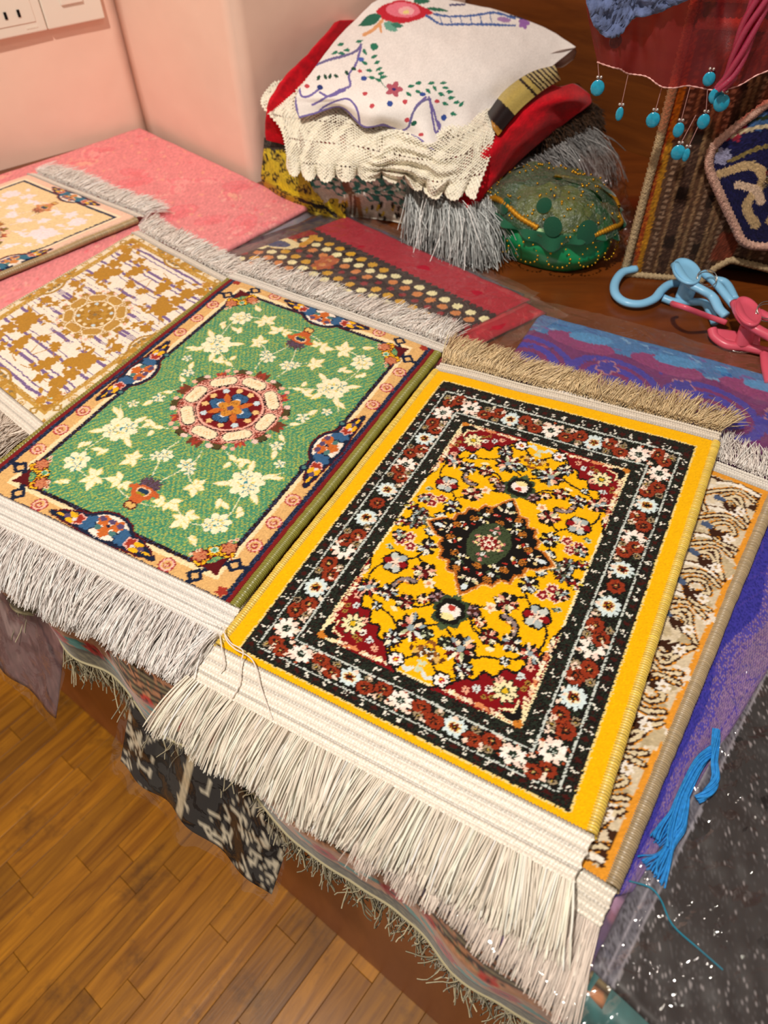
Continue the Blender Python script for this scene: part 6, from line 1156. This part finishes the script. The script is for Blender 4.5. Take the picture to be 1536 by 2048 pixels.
def drop(hu, hv, u, v, r, squash=1.0, ahead=0.0):
    r = r * 0.84
    a = onplane(hu, hv, sp0 + Kn * ahead, Kn); b = onplane(u, v, sp0 + Kn * ahead, Kn); up = np.array([0, 0, 1.0])
    c = b; rs = np.sin(sph_p); Pd = c + Kd * (np.cos(sph_t) * rs * r * squash)[..., None] + up * (np.cos(sph_p) * r * 1.08)[..., None] + Kn * (np.sin(sph_t) * rs * r * 0.28)[..., None]
    d = blob('drop', Pd, gridfaces(8, 12, True), m_drop, ss_); top = c + up * r * 1.1
    tubes('thread', np.linspace(a, top, 4), 0.0004, m_thr, d, 4)
    for k, e in enumerate((-0.0016, 0.0016)): bc = top + up * 0.002 + Kd * e; blob('bead', bc + iv * 0.0017, ifc, m_silv, d)
for q in ((1196, 128, 1195, 176, .0080, 1), (1256, 150, 1239, 228, .0072, .62), (1325, 170, 1306, 240, .0080, 1), (1380, 174, 1357, 260, .0078, .8), (1415, 180, 1407, 243, .0078, .9), (1392, 230, 1356, 305, .0082, 1), (1404, 236, 1372, 310, .0072, .6), (1448, 178, 1443, 206, .0086, 1, .006), (1440, 178, 1432, 192, .0080, 1), (1228, 66, 1231, 82, .0068, 1), (1420, 150, 1418, 158, .0068, 1)): drop(*q)
# peg hangers
def bar(root, pts, r, mat, name, flat=1.0, n=40, closed=False):
    p = catmull(np.array([at(*q) for q in pts]), n, closed); t, a, b = frames(p[None]); t = t[0]; side = np.cross(t, [0, 0, 1.0]); side /= np.linalg.norm(side, axis=1, keepdims=True) + 1e-9; up = np.cross(side, t)
    th = np.arange(12) * 2 * np.pi / 12; V = p[:, None] + r * (np.cos(th)[None, :, None] * side[:, None] * flat + np.sin(th)[None, :, None] * up[:, None]); F = gridfaces(n, 12, True)
    caps = [[0, 11, 10, 9], [0, 9, 8, 7], [0, 7, 6, 5], [0, 5, 4, 3], [0, 3, 2, 1]]; k = (n - 1) * 12; F = np.concatenate([F, caps, [[k + i for i in c[::-1]] for c in caps]]); return blob(name, V, F, mat, root)
def pad(root, c, e1, e2, mat, name='grip_pad', th=0.004):
    """oval pinch pad: rim and dished face; c centre, e1/e2 half axes (world)"""
    a = np.linspace(0, 2 * np.pi, 33); r = np.array([0, 0.5, 0.78, 0.86, 0.95, 1.0, 0.95, 0.6, 0.0]); h = np.array([0.2, 0.2, 0.3, 0.8, 1.0, 0.5, 0.0, -0.1, -0.1]) * th; n = np.cross(e1, e2); n /= np.linalg.norm(n); n = n if n[2] > 0 else -n
    return sheet(name, c + r[:, None, None] * (np.cos(a)[None, :, None] * e1 + np.sin(a)[None, :, None] * e2) + h[:, None, None] * n, mat, root)
m_pb = cloth('blue_plastic', '86C4EC', rough=0.35, spec=0.5); m_pp = cloth('pink_plastic', 'D8586E', rough=0.32, spec=0.5); m_st = cloth('steel_wire', 'B8B4AE', rough=0.25, metal=1.0)
bh = thing('peg_hanger', 'light blue plastic peg hanger with open hook lying on table', 'peg hanger', at(1370, 590, 0), 'plastic peg hangers')
bar(bh, [(1272, 537, .010), (1245, 545, .009), (1230, 566, .0075), (1231, 588, .0075), (1250, 604, .0075), (1280, 608, .0075), (1308, 598, .0085), (1324, 580, .010), (1342, 568, .012), (1372, 566, .012)], 0.0042, m_pb, 'hook', 1.25, 70)
bar(bh, [(1326, 596, .006), (1350, 604, .005), (1385, 604, .006), (1408, 606, .008), (1420, 622, .008), (1430, 645, .007)], 0.0042, m_pb, 'lower_lever', 1.1)
bar(bh, [(1350, 530, .034), (1372, 562, .036), (1404, 580, .034), (1425, 594, .030), (1438, 618, .026), (1452, 632, .024)], 0.0044, m_pb, 'upper_lever', 1.2)
bar(bh, [(1405, 545, .030), (1430, 565, .030), (1455, 595, .026), (1468, 612, .022)], 0.0040, m_pb, 'side_lever', 1.2); bar(bh, [(1425, 558, .022), (1452, 566, .022), (1470, 598, .022)], 0.0038, m_pb, 'clip_arm', 1.2)
pc1 = at(1372, 546, .036); pad(bh, pc1, at(1398, 566, .038) - pc1, (at(1388, 528, .034) - pc1) * 0.9, m_pb)
bar(bh, [(1366, 600, .006), (1374, 580, .016), (1382, 560, .024)], 0.0060, m_pb, 'hinge_block', 1.6, 12)
tubes('spring', np.array([at(1412, 562, .036) + np.array([math.cos(t) * 0.011, math.sin(t) * 0.007, math.sin(t) * 0.006 + 0.0005 * t]) for t in np.linspace(0, 11, 60)]), 0.0006, m_st, bh, 5)
ph = thing('peg_hanger', 'pink plastic peg hanger with hook standing on edge', 'peg hanger', at(1490, 680, 0), 'plastic peg hangers')
hk = [(1452, 645, .022), (1420, 634, .026), (1398, 626, .034), (1372, 616, .042), (1350, 609, .038), (1344, 607, .028), (1352, 612, .020)]
bar(ph, hk, 0.0030, m_pp, 'hook', 0.8, 60)
bar(ph, [(1424, 658, .012), (1430, 674, .008), (1455, 690, .006), (1490, 694, .006), (1536, 704, .007), (1570, 712, .008)], 0.0046, m_pp, 'lower_lever', 1.1)
bar(ph, [(1470, 606, .034), (1484, 636, .038), (1510, 656, .036), (1545, 676, .032), (1580, 700, .028)], 0.0046, m_pp, 'upper_lever', 1.2)
bar(ph, [(1512, 622, .034), (1545, 640, .034), (1590, 668, .028)], 0.0042, m_pp, 'side_lever', 1.2); bar(ph, [(1530, 708, .007), (1533, 735, .006), (1540, 765, .005)], 0.0044, m_pp, 'clip_arm', 1.2)
pc2 = at(1494, 626, .038); pad(ph, pc2, at(1516, 652, .040) - pc2, (at(1512, 612, .037) - pc2) * 0.95, m_pp)
P_ = patch(np.array([[at(1428, 656, .013), at(1470, 662, .014), at(1520, 672, .014)], [at(1436, 676, .009), at(1475, 684, .009), at(1520, 692, .009)]]), 8, 20); sheet('web', P_, m_pp, ph, th=0.0015)
bar(ph, [(1486, 690, .007), (1492, 670, .018), (1498, 652, .028)], 0.0060, m_pp, 'hinge_block', 1.6, 12)
tubes('spring', np.array([at(1534, 628, .038) + np.array([math.cos(t) * 0.012, math.sin(t) * 0.008, math.sin(t) * 0.006 + 0.0005 * t]) for t in np.linspace(0, 13, 60)]), 0.0006, m_st, ph, 5)
tubes('spring_loop', np.array([at(1494, 700, .002) + np.array([math.cos(t) * 0.017, math.sin(t) * 0.006, 0.0003 * t]) for t in np.linspace(0, 6.3, 40)]), 0.0005, m_st, ph, 5)
# wall sockets
WN = np.array([WD[1], -WD[0], 0.0]); Wp = CORN
m_sock = cloth('ivory_plastic', 'EFE6D8', rough=0.3, spec=0.5)
import bmesh as _bm
def rbox(name, c, half, ax, mat, parent, bev=0.003):
    b = _bm.new(); _bm.ops.create_cube(b, size=2.0)
    for v in b.verts: w = c + ax[0] * (v.co.x * half[0]) + ax[1] * (v.co.y * half[1]) + ax[2] * (v.co.z * half[2]); v.co = Vector(w)
    if bev: _bm.ops.bevel(b, geom=b.edges[:], offset=bev, segments=3, affect='EDGES', profile=0.5)
    _bm.ops.recalc_face_normals(b, faces=b.faces[:]); me = bpy.data.meshes.new(name); b.to_mesh(me); b.free(); return link(name, me, mat, parent, smooth=False)
axw = (WD, np.array([0, 0, 1.0]), WN); bl_ = onplane(92, 57, Wp, WN); up3 = np.array([0, 0, 1.0])
for k, (nm, lab) in enumerate((('power_socket', 'ivory wall socket with two slots on the pink wall'), ('light_switch', 'ivory switch plate next to the socket, nearest the wall corner'))):
    c = bl_ + WD * (0.043 if k else -0.0437) + up3 * 0.043 + WN * 0.0055; so = thing(nm, lab, 'socket' if k == 0 else 'switch', c - up3 * 0.043)
    rbox('plate', c, (0.0428, 0.043, 0.0052), axw, m_sock, so, 0.002)
    if k == 0:
        rbox('outlet_face', c + WN * 0.0055, (0.030, 0.030, 0.0008), axw, m_sock, so, 0.0006)
        for sx in (-0.009, 0.009): p = onplane(31, 23, Wp, WN) if sx > 0 else onplane(5, 28, Wp, WN); rbox('slot', p + WN * 0.0118, (0.0018, 0.0042, 0.0010), axw, cloth('slot_dark', '0A0808', rough=0.8), so, 0.0)
        for q in range(4): rbox('embossed_mark', c + WD * (0.016 + 0.0042 * q) - up3 * 0.036 + WN * 0.0054, (0.0016, 0.0011, 0.0003), axw, m_sock, so, 0.0)
    else: rbox('rocker', c + up3 * 0.008 + WN * 0.006, (0.016, 0.026, 0.0022), axw, m_sock, so, 0.0012)
# loose thread of the green rug lying over the yellow corner
